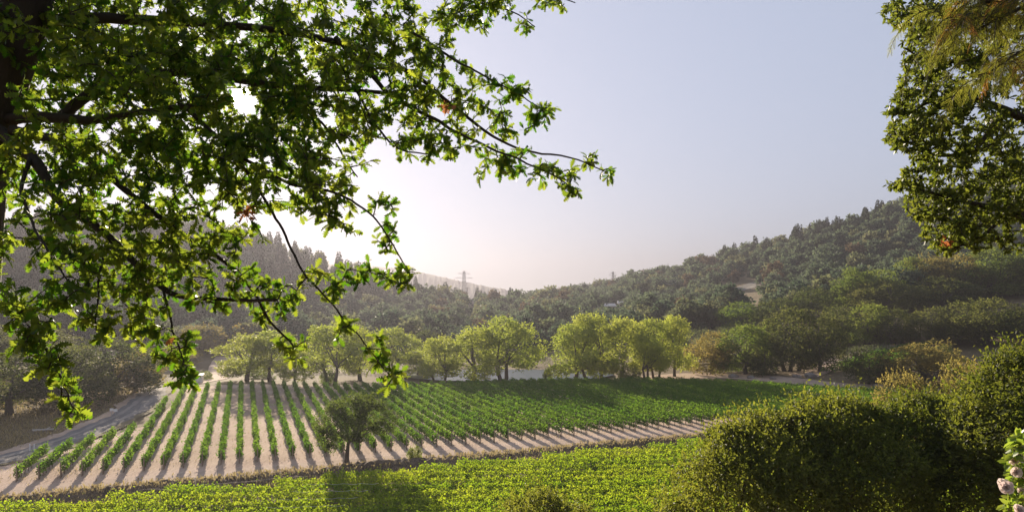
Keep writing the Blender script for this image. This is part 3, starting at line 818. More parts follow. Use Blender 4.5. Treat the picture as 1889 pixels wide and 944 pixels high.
# hedges
def hedge(u0, u1, v, Y, h, w, m, label, leaf=.3, dens=90, name='hedge'):
    a, b = px(u0, v, Y), px(u1, v, Y); L = b[0] - a[0]
    g = R(int(u0 + v)); z = ter1(a[0], Y); root = empty(name, (a[0], Y, z))
    mb = vine_canopy(g, a[0], Y, 1, 0, L, dens, leaf, w, .05, h, None, .2)
    mb.V = [q - np.array([a[0], Y, z]) for q in mb.V]
    mb.build('leaf_canopy', M[m], root)
    tag(root, label, 'hedge')
hedge(545, 720, 690, 172, 2.4, 2.5, 'hedge', 'long low clipped hedge behind the crest, between cottonwood trunks')
hedge(950, 1075, 664, 192, 3.2, 3, 'hedge', 'dark straight hedge along the far bank of the pond')
hedge(1190, 1450, 640, 205, 4.5, 6, 'olive', 'pale grey-green hedge row, lower of the two beside the oak grove', .4, 160)
hedge(1230, 1430, 618, 222, 5.5, 8, 'olive', 'pale grey-green hedge row, upper of the two beside the oak grove', .4, 160)
hedge(1440, 1640, 668, 186, 2.6, 4, 'olive', 'pale reedy hedge row above the small vine patch', .35, 130)

# ------------------------------------------------------------------ forest on the hills
def forest():
    g = R(77); pts = []
    n = 26000
    u = g.uniform(-250, 2150, n); Y = np.sqrt(g.uniform(200 ** 2, 740 ** 2, n))
    X = (u - U0) / F_PX * Y; z = ter(X, Y)
    v = VH - (z - EYE) / Y * F_PX
    ok = (v < 652)
    ok &= ~((u > 1240) & (Y < 250) & (v > 520))                 # knoll and grove are placed by hand
    ok &= ~((u > 740) & (u < 1460) & (Y < 228))
    ok &= ~((u > 430) & (u < 760) & (Y < 210))
    for (eu, ev, ru, rv) in ((1372, 552, 60, 34), (1136, 582, 42, 18), (1545, 580, 34, 18), (412, 664, 14, 22), (868, 572, 18, 17), (1240, 640, 60, 30), (1350, 625, 90, 14)):
        ok &= ~(((u - eu) / ru) ** 2 + ((v - ev) / rv) ** 2 < 1)
    u, X, Y, z, v = u[ok], X[ok], Y[ok], z[ok], v[ok]
    # keep a minimum distance
    order = g.permutation(len(X)); cell = {}; keep = []
    for i in order:
        dmin = 5.6 + .006 * Y[i]; c = (int(X[i] // 10), int(Y[i] // 10)); good = True
        for a in (-1, 0, 1):
            for b in (-1, 0, 1):
                for j in cell.get((c[0] + a, c[1] + b), ()):
                    if (X[i] - X[j]) ** 2 + (Y[i] - Y[j]) ** 2 < dmin * dmin: good = False; break
                if not good: break
            if not good: break
        if good: cell.setdefault(c, []).append(i); keep.append(i)
    k = np.array(keep); u, X, Y, z, v = u[k], X[k], Y[k], z[k], v[k]
    # hidden behind the land or nearer crowns
    vis = np.ones(len(X), bool); h = g.uniform(6.5, 10, len(X)) + 4 * (g.random(len(X)) < .22)
    f = np.linspace(.35, .985, 40)[:, None]
    zz = ter((X[None] * f), (Y[None] * f)).reshape(40, -1) + 4.0 * (Y[None] * f > 215)
    ang = ((zz - EYE) / (Y[None] * f)).max(0); vis = (z + h - EYE) / Y > ang + .002
    u, X, Y, z, v, h = u[vis], X[vis], Y[vis], z[vis], v[vis], h[vis]
    # what grows where
    kinds = []
    for i in range(len(X)):
        q = g.random(); ridge_r = (u[i] > 1280) and v[i] < np.interp(u[i], [1280, 1530, 1660, 1889], [505, 450, 410, 365])
        leftwood = u[i] < 900 and v[i] < 575
        if leftwood and q < .55 or ridge_r and q < .3 or (820 < u[i] < 960 and Y[i] > 520 and q < .7): kinds.append('fir')
        elif q > .95 and u[i] > 700 and v[i] > 480: kinds.append('hill_rust')
        elif q > .78: kinds.append('hill_gold')
        else: kinds.append('hill_tree')
    cnt = {'fir': 3, 'hill_tree': 3, 'hill_gold': 2, 'hill_rust': 2}; base = {'fir': 16, 'hill_tree': 8, 'hill_gold': 8, 'hill_rust': 8}
    LAB = {'fir': ('conifer', 'dark pointed conifer standing among the hazy hillside woods'), 'hill_tree': ('hill_oak', 'dark olive round oak in the hillside woods'),
           'hill_gold': ('hill_oak', 'tan golden round oak in the hillside woods'), 'hill_rust': ('hill_oak', 'rusty brown round tree in the hillside woods')}
    order = np.argsort(Y)
    mbs = Mb(); nind = 0; mi = {'fir': 0, 'hill_tree': 1, 'hill_gold': 2, 'hill_rust': 3}
    co = {}
    for key, (cm, tm) in PROTO.items():
        if key[0] in cnt:
            c = np.empty(len(cm.vertices) * 3, np.float32); cm.vertices.foreach_get('co', c); co[key] = c.reshape(-1, 4, 3)
    for i in order:
        kd = kinds[i]; j = int(g.integers(cnt[kd])); rz = g.uniform(0, 6.28)
        s = h[i] / 8.0; w = s * g.uniform(.9, 1.25)
        if kd == 'fir': s = g.uniform(.55, 1.15); w = s * g.uniform(.8, 1.1)
        if nind < 300:
            nm, lab = LAB[kd]
            tree(nm, kd, j, X[i], Y[i], z[i] - .2, w, s, rz, lab, 'tree', 'trees one can tell apart on the nearer hillsides: ' + kd.replace('hill_tree', 'olive oaks').replace('hill_gold', 'tan oaks').replace('hill_rust', 'rusty trees').replace('fir', 'conifers'))
            nind += 1
        else:
            q = co[(kd, j)]; take = g.random(len(q)) < (.8 if Y[i] < 420 else .6); q = q[take].copy()
            ce = q[:, :1]; q = ce + (q - ce) * (1.1 if Y[i] < 420 else 1.3)
            c, sn = np.cos(rz), np.sin(rz)
            V = np.stack([(q[..., 0] * c - q[..., 1] * sn) * w + X[i], (q[..., 0] * sn + q[..., 1] * c) * w + Y[i], q[..., 2] * s + z[i] - .2], -1).reshape(-1, 3)
            mbs.add(V, np.arange(len(V)).reshape(-1, 4), mi[kd])
    print('FOREST', len(X), 'faces', mbs.n // 4)
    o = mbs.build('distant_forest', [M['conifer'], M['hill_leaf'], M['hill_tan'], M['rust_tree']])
    tag(o, 'hazy woods covering the far hillsides', 'forest', kind='stuff')
forest()
# skyline conifers on the right hill and left saddle
for u, vt, Y in ((1525, 402, 560), (1596, 384, 540), (1641, 371, 532), (1462, 436, 585), (880, 532, 556), (815, 528, 540), (770, 528, 520), (752, 524, 512), (905, 543, 640)):
    place('conifer', 'fir', int(u) % 3, u, vt, 8 + (u % 5), Y, 'pointed conifer breaking the hill skyline', group='conifers breaking the hill skyline')

# ------------------------------------------------------------------ trees with crowns of their own
def custom_tree(name, base, lobes_px, n, leaf, m, label, cat='tree', r=.3, tmpl=QUAD, limbs=8, deep=.55, seed=1, fork=None, spray=5.0):
    g = R(seed); base = np.array(base, float)
    L = []
    for (u, v, Y, rp, fl) in lobes_px:
        p = px(u, v, Y) - base; rr = rp / F_PX * Y; L.append((p[0], p[1], p[2], rr, rr * fl))
    root = empty(name, base)
    crown_mb(g, bumpy(g, L, 6, .48), n, leaf, tmpl, deep, shag=.36, spray=spray).build('crown', M[m], root)
    La = np.array(L); H = La[:, 2].max()
    f = fork if fork else max(.5, .3 * H)
    mb = Mb(); p, q = limb(g, (0, 0, -.4), (La[:, 0].mean() * .25, La[:, 1].mean() * .25, f), r * 1.3, r * .8, 6, .05); mb.add(*tube(p, q, 8)); tip = p[-1]
    mb.build('trunk', M['bark_far'], root, True)
    for i in g.choice(len(L), min(limbs, len(L)), replace=False):
        p, q = limb(g, tip, La[i, :3] + (0, 0, La[i, 4] * .3), r * .55, r * .1, 7, .1, .05)
        Mb().add(*tube(p, q, 6)).build('limb', M['bark_far'], root, True)
    tag(root, label, cat); return root

bx, by = -18.9, 78.0
p = px(640, 853, 78.2); x_, y_ = p[0], p[1]
custom_tree('lone_oak', (x_, y_, ter1(x_, y_) + .25),
    [(650, 752, 78.5, 30, .8), (618, 775, 78, 32, .8), (690, 765, 78.5, 30, .75), (603, 806, 77.5, 19, 1.0), (640, 790, 76, 28, .7), (668, 782, 80.5, 30, .7), (705, 788, 78.5, 22, .6),
     (632, 758, 80, 28, .7), (672, 745, 78, 22, .8), (597, 785, 79, 18, .8), (718, 772, 79, 17, .6), (612, 825, 78, 11, .9), (655, 808, 77.5, 16, .5)],
    30000, .19, 'lone_leaf', 'lone dark oak on the earth bank among the vine row ends', r=.22, seed=201, fork=2.2, deep=.4)

# dark thicket of big evergreen crowns on the slope
TH = [
    ('thicket_tree', (8.6, 27, ), [(1400, 830, 27, 62, 1), (1350, 860, 26.5, 60, 1), (1300, 900, 26, 58, 1), (1440, 880, 26, 80, 1), (1370, 930, 25.5, 90, 1), (1400, 790, 28, 32, .8), (1340, 810, 28, 30, .8), (1270, 940, 26, 46, 1), (1460, 940, 25, 90, 1), (1240, 960, 25, 36, .9)], 60000, 'pale edged evergreen thicket tree at the open end beside the yellow-green vines'),
    ('thicket_tree', (12.6, 27.5), [(1540, 775, 28, 50, .9), (1500, 790, 27, 46, .9), (1590, 790, 28, 50, .9), (1550, 840, 27, 80, 1), (1510, 900, 26, 90, 1), (1600, 900, 26, 100, 1), (1480, 760, 29, 26, .7), (1570, 750, 29, 26, .7), (1540, 745, 28.5, 18, .7)], 58000, 'dark evergreen thicket tree with a twiggy bright top, second in from the open end'),
    ('thicket_tree', (17.0, 29), [(1690, 775, 29, 46, .9), (1650, 790, 28.5, 44, .9), (1735, 775, 29, 44, .9), (1690, 840, 28, 90, 1), (1650, 900, 27, 90, 1), (1740, 900, 27, 100, 1), (1710, 745, 29.5, 24, .7), (1760, 750, 29, 26, .7)], 56000, 'black shaded evergreen thicket tree just below the twiggy brown oak'),
    ('thicket_tree', (19.2, 26), [(1860, 715, 26, 52, 1), (1840, 760, 25.5, 50, 1), (1810, 740, 26.5, 34, .9), (1900, 720, 26, 70, 1), (1850, 820, 25, 90, 1), (1900, 880, 24.5, 110, 1), (1820, 880, 25, 90, 1), (1880, 675, 26.5, 26, .8), (1930, 680, 26.5, 50, .9), (1790, 780, 26, 40, .9)], 60000, 'tall bright edged evergreen thicket tree above the white rose bush'),
]
for i, (nm, b, L, n, lab) in enumerate(TH):
    custom_tree(nm, (b[0], b[1], ter1(*b)), L, int(n * 1.25), .16, 'bush', lab, 'tree', .25, SIMPLE, 7, .62, 300 + i, spray=6.5)
custom_tree('evergreen_bush', (1.35, 30, ter1(1.35, 30)), [(1000, 955, 30, 55, .8), (950, 960, 30, 40, .8), (1050, 962, 29.5, 42, .7), (1005, 935, 30.5, 32, .7), (960, 935, 30.5, 22, .7), (1030, 985, 29, 60, .8), (960, 990, 29, 60, .8)], 26000, .15, 'bush', 'rounded dark bush poking up at the bottom edge below the vines', 'bush', .12, SIMPLE, 5, .6, 310)

# ------------------------------------------------------------------ the overhanging oak
def grow(nodes, attr, g, step=.09, sag=.06, stick=.0):
    """twigs: every attractor is joined to the nearest wood by a slightly sagging twig; returns the twig polylines"""
    N = [np.array(n) for n in nodes]; arr = np.array(N); cap = len(arr) + len(attr) * 40
    buf = np.zeros((cap, 3)); buf[:len(arr)] = arr; cnt = len(arr)
    # nearest first
    attr = np.array(attr); best = np.full(len(attr), 1e9); who = np.zeros(len(attr), int)
    def upd(s, e):
        for a in range(s, e, 400):
            d = np.linalg.norm(attr[:, None] - buf[None, a:min(e, a + 400)], axis=-1)
            j = d.argmin(1); dd = d[np.arange(len(attr)), j]
            b = dd < best; best[b] = dd[b]; who[b] = a + j[b]
    upd(0, cnt); done = np.zeros(len(attr), bool); twigs = []
    for _ in range(len(attr)):
        c = np.where(done, 1e9, best); i = int(c.argmin()); done[i] = True
        a, b = buf[who[i]].copy(), attr[i]; L = np.linalg.norm(b - a); k = max(3, int(L / step) + 1)
        s = np.linspace(0, 1, k)[:, None]; p = a * (1 - s) + b * s
        w = np.cumsum(g.normal(0, .012, (k, 3)), 0); w -= s * w[-1]; w[0] = 0
        p = p + w; p[:, 2] += sag * L * (s[:, 0] * (1 - s[:, 0])) * 2
        twigs.append(p)
        s0 = cnt; buf[cnt:cnt + k - 1] = p[1:]; cnt += k - 1; upd(s0, cnt)
    return twigs

def leaves_on(g, twigs, tmpl, size, tuft, every, tail, spread, droop=.35):
    P = []; A = []; Nn = []; S = []
    for p in twigs:
        d = np.linalg.norm(np.diff(p, axis=0), axis=1); L = d.sum(); cum = np.concatenate([[0], np.cumsum(d)])
        tdir = unit(p[-1] - p[-2])
        pos = list(np.arange(max(0, L - tail), L, every)) + [L] * tuft
        for s in pos:
            q = np.array([np.interp(s, cum, p[:, c]) for c in range(3)])
            ax = unit(tdir * g.uniform(.2, 1.0) + g.normal(0, spread, 3) + np.array([0, 0, -droop]))
            P.append(q + g.normal(0, .006, 3)); A.append(ax); Nn.append(unit(g.normal(0, .75, 3) + np.array([0, -.25, .7]))); S.append(size * g.uniform(.5, 1.3))
    return np.array(P), np.array(A), np.array(Nn), np.array(S)

def pl(pts, n):
    p = np.array([px(*q) for q in pts]); d = np.concatenate([[0], np.cumsum(np.linalg.norm(np.diff(p, axis=0), axis=1))])
    s = np.linspace(0, d[-1], n); q = np.stack([np.interp(s, d, p[:, c]) for c in range(3)], -1)
    for _ in range(3): q[1:-1] = (q[:-2] + 2 * q[1:-1] + q[2:]) / 4
    return q

def near_oak():
    g = R(500); YT = 6.2
    bx, by = px(-90, 500, YT)[:2]; bz = ter1(bx, by)
    root = empty('overhanging_oak', (bx, by, bz)); B = np.array([bx, by, bz])
    tp = np.concatenate([[[bx - .1, by, bz - .4]], pl([(-100, 900, YT), (-74, 650, YT), (-54, 400, YT), (-36, 240, YT), (0, 130, YT), (40, 20, YT), (70, -90, YT), (90, -260, YT)], 26)])
    tr = np.interp(np.linspace(0, 1, len(tp)), [0, .1, .55, .75, 1], [.42, .29, .24, .24, .16])
    Mb().add(*tube(tp - B, tr, 14)).build('trunk', M['bark'], root, True)
    LIMBS = [   # (u v Y) way points, base and tip radius
        ([(-20, 220, 6.2), (80, 212, 6.1), (150, 222, 6.0), (260, 205, 5.9), (360, 190, 5.8)], .06, .02),
        ([(110, 222, 6.1), (170, 165, 6.2), (300, 135, 6.4), (440, 150, 6.6), (560, 165, 6.8), (700, 170, 7.0)], .05, .02),
        ([(-10, 235, 6.1), (60, 290, 5.9), (110, 370, 5.7), (200, 430, 5.6), (270, 500, 5.5), (330, 548, 5.5), (420, 552, 5.5), (520, 552, 5.6)], .06, .012),
        ([(20, 240, 6.0), (120, 262, 6.0), (230, 345, 5.9), (330, 430, 5.9), (400, 470, 5.9), (470, 540, 6.0), (500, 600, 6.0), (545, 645, 6.0)], .045, .008),
        ([(-34, 490, 6.2), (10, 530, 5.4), (60, 560, 4.8), (85, 592, 4.6), (70, 625, 4.5), (40, 632, 4.4)], .035, .01),
        ([(62, 612, 4.5), (90, 650, 4.4), (120, 690, 4.3), (140, 745, 4.2)], .014, .004),
        ([(30, 40, 6.2), (200, 30, 6.5), (380, 40, 6.8), (560, 60, 7.0), (680, 90, 7.0), (780, 140, 7.0), (860, 210, 6.9), (930, 262, 6.8), (1000, 285, 6.7), (1060, 288, 6.6), (1120, 312, 6.5)], .06, .006),
        ([(620, 70, 7.0), (720, 175, 6.8), (790, 215, 6.6), (860, 255, 6.4), (950, 290, 6.3), (1020, 325, 6.2), (1062, 352, 6.2)], .03, .005),
        ([(760, 60, 7.0), (840, 110, 6.8), (920, 150, 6.7), (985, 185, 6.6), (1020, 210, 6.6)], .016, .004),
        ([(330, 190, 5.9), (430, 280, 5.8), (520, 330, 5.8), (610, 345, 5.7), (680, 385, 5.6), (715, 440, 5.5), (745, 495, 5.5)], .022, .005),
        ([(430, 280, 5.8), (520, 420, 5.6), (545, 490, 5.5), (600, 550, 5.4), (660, 610, 5.3), (700, 660, 5.3), (735, 705, 5.2)], .015, .004),
        ([(300, 520, 5.5), (318, 580, 5.3), (330, 630, 5.2), (345, 680, 5.1), (322, 705, 5.1)], .012, .004),
        ([(60, -60, 6.2), (300, -60, 7.0), (560, -40, 7.4), (740, -20, 7.5), (880, 5, 7.4), (960, 25, 7.3), (985, 50, 7.2)], .06, .005),
        ([(740, -20, 7.5), (900, -30, 7.2), (1000, -10, 7.1), (1060, 12, 7.0)], .03, .005),
        ([(60, 290, 5.9), (40, 350, 5.5), (60, 420, 5.1), (90, 480, 4.9), (120, 520, 4.8)], .02, .006),
        ([(200, 430, 5.6), (180, 500, 5.2), (175, 560, 5.0), (168, 610, 4.9)], .014, .005),
        ([(560, 60, 7.0), (640, 150, 6.6), (680, 220, 6.4), (720, 280, 6.3), (790, 285, 6.2)], .025, .006),
        ([(480, 150, 6.6), (600, 230, 6.4), (640, 300, 6.2), (660, 330, 6.1)], .02, .006),
    ]
    nodes = list(tp[8:])
    for w, r0, r1 in LIMBS:
        p = pl(w, max(10, len(w) * 6)); p += np.cumsum(g.normal(0, .004, p.shape), 0); r = np.linspace(r0 ** .7, r1 ** .7, len(p)) ** (1 / .7)
        Mb().add(*tube(p - B, r, 8)).build('branch', M['bark'], root, True)
        nodes += list(p)
    # where foliage hangs: (u, v, ru, rv, Y, dY, count)
    BL = [
        (60, 60, 120, 90, 6.2, .9, 60), (230, 70, 130, 90, 6.4, 1.0, 95), (420, 60, 130, 80, 6.6, 1.0, 95), (600, 70, 110, 90, 6.8, .9, 80), (740, 55, 90, 70, 7.0, .8, 56), (850, 20, 60, 35, 7.2, .5, 22),
        (180, 190, 150, 90, 6.0, 1.0, 80), (330, 190, 110, 90, 6.0, 1.0, 75), (560, 190, 90, 80, 6.4, .8, 58), (660, 160, 70, 90, 6.6, .8, 46), (770, 130, 70, 80, 6.8, .6, 40), (700, 250, 70, 60, 6.4, .5, 16),
        (90, 320, 110, 80, 5.8, .8, 46), (230, 320, 120, 90, 5.8, .8, 66), (370, 320, 120, 80, 5.8, .8, 66), (500, 310, 100, 70, 5.8, .6, 48), (600, 310, 60, 60, 5.9, .5, 26), (560, 370, 60, 40, 5.7, .4, 16),
        (450, 118, 60, 24, 6.4, .5, 22), (385, 185, 26, 60, 6.2, .5, 22), (520, 190, 30, 60, 6.3, .5, 24), (455, 255, 62, 26, 6.1, .5, 24), (450, 300, 90, 40, 5.9, .5, 24), (480, 240, 30, 30, 6.0, .3, 10),
        (60, 430, 70, 60, 5.2, .6, 26), (190, 430, 110, 60, 5.5, .6, 44), (310, 440, 100, 60, 5.6, .5, 44), (420, 420, 70, 60, 5.7, .5, 22), (220, 500, 70, 50, 5.3, .5, 28), (320, 520, 80, 50, 5.4, .4, 36), (430, 530, 70, 40, 5.6, .4, 20), (520, 550, 40, 30, 5.6, .3, 10),
        (130, 500, 60, 40, 4.9, .4, 18), (60, 570, 60, 45, 4.6, .3, 16), (120, 570, 50, 50, 4.8, .3, 14), (45, 630, 40, 35, 4.4, .2, 12), (95, 660, 35, 40, 4.35, .15, 12), (120, 735, 16, 34, 4.25, .1, 6), (140, 750, 10, 20, 4.2, .05, 2),
        (180, 590, 35, 40, 4.95, .2, 12), (270, 590, 40, 40, 5.2, .2, 16), (320, 640, 36, 34, 5.2, .2, 14), (338, 688, 24, 24, 5.1, .12, 9),
        (480, 585, 22, 30, 6.0, .2, 7), (545, 640, 34, 24, 6.0, .2, 11), (640, 610, 22, 20, 5.3, .15, 5), (690, 650, 32, 30, 5.3, .15, 9), (730, 700, 20, 22, 5.2, .1, 6),
        (590, 520, 40, 26, 5.5, .2, 10), (660, 500, 30, 30, 5.5, .2, 8), (735, 505, 26, 24, 5.5, .15, 9), (700, 430, 26, 40, 5.6, .2, 8), (640, 395, 40, 30, 5.7, .3, 10), (715, 375, 20, 22, 5.6, .2, 4),
        (790, 200, 70, 50, 6.7, .4, 26), (800, 260, 60, 34, 6.3, .3, 16), (860, 140, 40, 30, 6.8, .3, 12), (930, 165, 50, 22, 6.7, .2, 12), (1000, 200, 24, 18, 6.6, .15, 6), (880, 220, 50, 34, 6.7, .3, 15), (950, 225, 50, 24, 6.7, .2, 9),
        (900, 300, 34, 30, 6.3, .2, 9), (960, 300, 50, 24, 6.4, .2, 13), (1020, 320, 40, 20, 6.3, .2, 11), (1050, 345, 20, 14, 6.2, .1, 6), (1070, 292, 30, 12, 6.6, .1, 6), (1115, 318, 12, 14, 6.5, .08, 4),
        (900, 30, 40, 30, 7.2, .3, 9), (970, 40, 18, 16, 7.2, .15, 5), (1020, 8, 36, 12, 7.0, .2, 8), (940, -10, 90, 16, 7.1, .3, 12),
        (250, -140, 380, 120, 7.8, 1.6, 300), (200, -60, 330, 70, 8.8, .8, 150), (330, 60, 330, 120, 8.6, .8, 120), (120, 60, 160, 110, 7.4, .9, 70), (480, 190, 130, 60, 7.2, .5, 40), (650, -120, 240, 90, 7.6, 1.2, 90), (150, 80, 260, 150, 8.6, .8, 110), (450, 90, 200, 120, 8.4, .7, 70), (0, 200, 60, 200, 7.0, .8, 24),
    ]
    at = []
    for (u, v, ru, rv, Y, dY, n) in BL:
        a = g.uniform(0, 2 * np.pi, n); r = np.sqrt(g.random(n)) * 1.05
        n2 = n if max(ru, rv) < 45 else int(n * (1.45 if v < 340 else 1.0))
        a = g.uniform(0, 2 * np.pi, n2); r = np.sqrt(g.random(n2)) * 1.05
        for i in range(n2):
            uu, vv, YY = u + np.cos(a[i]) * r[i] * ru, v + np.sin(a[i]) * r[i] * rv, Y + g.uniform(-dY, dY)
            at.append(px(uu, vv, YY))
    at = np.array(at)
    sd = np.array(SUN); eye = np.array([0, 0, EYE])
    tw = grow(nodes, at, g, .09, .05)
    mb = Mb()
    for p in tw:
        mb.add(*tube(p - B, np.linspace(.0065, .0028, len(p)), 4))
    mb.build('twig', M['bark'], root)
    P, A, N, S = leaves_on(g, tw, LOBED, .084, 4, .017, .46, .9)
    # the gap the sun shines through
    mid = P + A * S[:, None] * .5; dirs = unit(mid - eye); ang = np.degrees(np.arccos(np.clip(dirs @ sd, -1, 1)))
    th = np.arctan2(dirs[:, 2] - sd[2], dirs[:, 0] - sd[0])
    keep = (ang > .85 + .18 * np.sin(3 * th + 1) + .12 * np.sin(7 * th)) & ((ang > 1.5) | (g.random(len(P)) < .85))
    P, A, N, S = P[keep], A[keep], N[keep], S[keep]
    no = 24000; q = g.random(no)  # unseen leaves added above and behind the eye to keep sky light off
    po = np.stack([g.uniform(-11, 4.5, no), g.uniform(-7, 5.5, no), EYE + g.uniform(2.2, 6.5, no)], -1)
    po[:, 2] = np.maximum(po[:, 2], EYE + .2 + .62 * np.maximum(po[:, 1], 0))
    bh = g.random(no) < .25; po[bh] = np.stack([g.uniform(-11, 1, bh.sum()), g.uniform(-9, -4, bh.sum()), EYE + g.uniform(0, 5, bh.sum())], -1)
    over = Mb().add(*cards(*SIMPLE, po - B, g.normal(size=(no, 3)), unit(g.normal(0, .5, (no, 3)) + np.array([0, 0, 1])), g.uniform(.1, .17, no))); over.build('unseen_shade_foliage', M['oak_leaf'], root)
    for tx, ty, tz in ((-2, -3, 4.5), (1.5, 1.0, 5.0), (-6, -4, 4.0), (-9, 1, 5.0), (-3, 3, 5.5), (0, -5, 3.5)):
        p, q2 = limb(g, tp[-3], (tx, ty, EYE + tz), .12, .02, 10, .05); Mb().add(*tube(p - B, q2, 7)).build('branch', M['bark'], root, True)
    print('OAK leaves', len(P))
    red = np.zeros(len(P), bool); mid = P
    uu = mid[:, 0] / mid[:, 1] * F_PX + U0; vv = VH - (mid[:, 2] - EYE) / mid[:, 1] * F_PX
    for (u, v, r) in ((455, 395, 11), (830, 188, 11), (322, 618, 6)): red |= ((uu - u) ** 2 + (vv - v) ** 2 < r * r)
    Mb().add(*cards(*LOBED, P[~red] - B, A[~red], N[~red], S[~red])).build('foliage', M['oak_leaf'], root, True)
    if red.sum():
        o = Mb().add(*cards(*LOBED, P[red] - B, A[red], N[red], S[red])).build('dead_foliage', M['dead_leaf'], root, True); o['label'] = 'small tufts of withered red leaves'
    tag(root, 'big backlit oak hanging leafy boughs over the view, sun glinting through it', 'tree')
near_oak()

# ------------------------------------------------------------------ evergreen hanging in from the other side
def near_live_oak():
    g = R(600); bx, by = px(2080, 500, 6.2)[:2]; bz = ter1(bx, by); B = np.array([bx, by, bz])
    root = empty('overhanging_live_oak', B)
    tp = np.concatenate([[[bx, by, bz - .4]], pl([(2080, 900, 6.2), (2070, 600, 6.2), (2040, 300, 6.2), (2000, 0, 6.2), (1980, -250, 6.2)], 20)])
    Mb().add(*tube(tp - B, np.linspace(.3, .14, len(tp)), 12)).build('trunk', M['bark'], root, True)
    LIMBS = [([(2045, 330, 6.2), (1950, 250, 6.0), (1850, 200, 5.9), (1760, 170, 5.8), (1700, 195, 5.8)], .07, .01),
             ([(2060, 470, 6.2), (1960, 420, 6.0), (1860, 390, 5.8), (1770, 370, 5.7), (1700, 350, 5.7)], .06, .01),
             ([(1860, 390, 5.8), (1820, 430, 5.7), (1780, 450, 5.6), (1750, 462, 5.6)], .02, .006),
             ([(2010, 60, 6.2), (1900, 40, 6.1), (1780, 30, 6.0), (1690, 20, 5.9)], .07, .01),
             ([(1850, 200, 5.9), (1800, 280, 5.8), (1730, 290, 5.7), (1670, 260, 5.7)], .025, .006),
             ([(1900, 40, 6.1), (1800, 110, 6.0), (1720, 120, 5.9), (1670, 90, 5.9)], .025, .006)]
    nodes = list(tp[6:])
    for w, r0, r1 in LIMBS:
        p = pl(w, 24); r = np.linspace(r0, r1, 24)
        Mb().add(*tube(p - B, r, 8)).build('branch', M['bark'], root, True); nodes += list(p)
    BL = [(1690, 25, 64, 34, 5.8, .4, 60), (1720, 85, 56, 44, 5.8, .4, 60), (1780, 60, 80, 70, 6.0, .5, 90), (1780, 150, 70, 50, 6.0, .5, 60), (1860, 80, 70, 90, 6.2, .4, 70),
          (1700, 140, 44, 40, 5.8, .3, 40), (1670, 180, 26, 18, 5.7, .2, 14), (1720, 200, 60, 44, 5.8, .4, 60), (1690, 245, 55, 40, 5.7, .3, 48), (1655, 205, 20, 12, 5.7, .1, 8), (1660, 250, 26, 26, 5.7, .2, 18),
          (1780, 230, 80, 60, 5.9, .5, 90), (1870, 230, 60, 90, 6.1, .4, 70), (1740, 290, 60, 30, 5.7, .3, 40), (1820, 310, 80, 50, 5.9, .5, 80), (1880, 340, 40, 60, 6.0, .4, 46),
          (1700, 330, 40, 24, 5.7, .3, 28), (1660, 342, 22, 10, 5.7, .1, 8), (1720, 375, 50, 34, 5.7, .3, 46), (1790, 380, 70, 40, 5.8, .4, 66), (1860, 400, 50, 40, 5.8, .4, 44), (1750, 430, 50, 26, 5.6, .3, 36), (1800, 440, 50, 20, 5.6, .3, 26), (1745, 458, 24, 14, 5.6, .15, 10), (1860, 450, 30, 14, 5.7, .2, 9),
          (1990, 200, 90, 260, 6.2, .7, 120), (1850, -80, 160, 70, 6.2, .7, 90)]
    at = []
    for (u, v, ru, rv, Y, dY, n) in BL:
        n = int(n * 1.9); a = g.uniform(0, 2 * np.pi, n); r = np.sqrt(g.random(n))
        at += [px(u + np.cos(a[i]) * r[i] * ru, v + np.sin(a[i]) * r[i] * rv, Y + g.uniform(-dY, dY)) for i in range(n)]
    tw = grow(nodes, np.array(at), g, .07, .04)
    mb = Mb()
    for p in tw: mb.add(*tube(p - B, np.linspace(.005, .002, len(p)), 4))
    mb.build('twig', M['bark'], root)
    P, A, N, S = leaves_on(g, tw, SIMPLE, .042, 9, .0095, .30, .9, .1)
    print('LIVE leaves', len(P))
    uu = P[:, 0] / P[:, 1] * F_PX + U0; vv = VH - (P[:, 2] - EYE) / P[:, 1] * F_PX
    red = ((uu - 1742) ** 2 + (vv - 448) ** 2 < 9 ** 2)
    Mb().add(*cards(*SIMPLE, P[~red] - B, A[~red], N[~red], S[~red])).build('foliage', M['live_leaf'], root, True)
    if red.sum():
        o = Mb().add(*cards(*SIMPLE, P[red] - B, A[red], N[red], S[red])).build('dead_foliage', M['dead_leaf'], root, True); o['label'] = 'small tuft of orange dead leaves'
    tag(root, 'evergreen live oak with tiny glossy leaves hanging in front of the hill', 'tree')
near_live_oak()

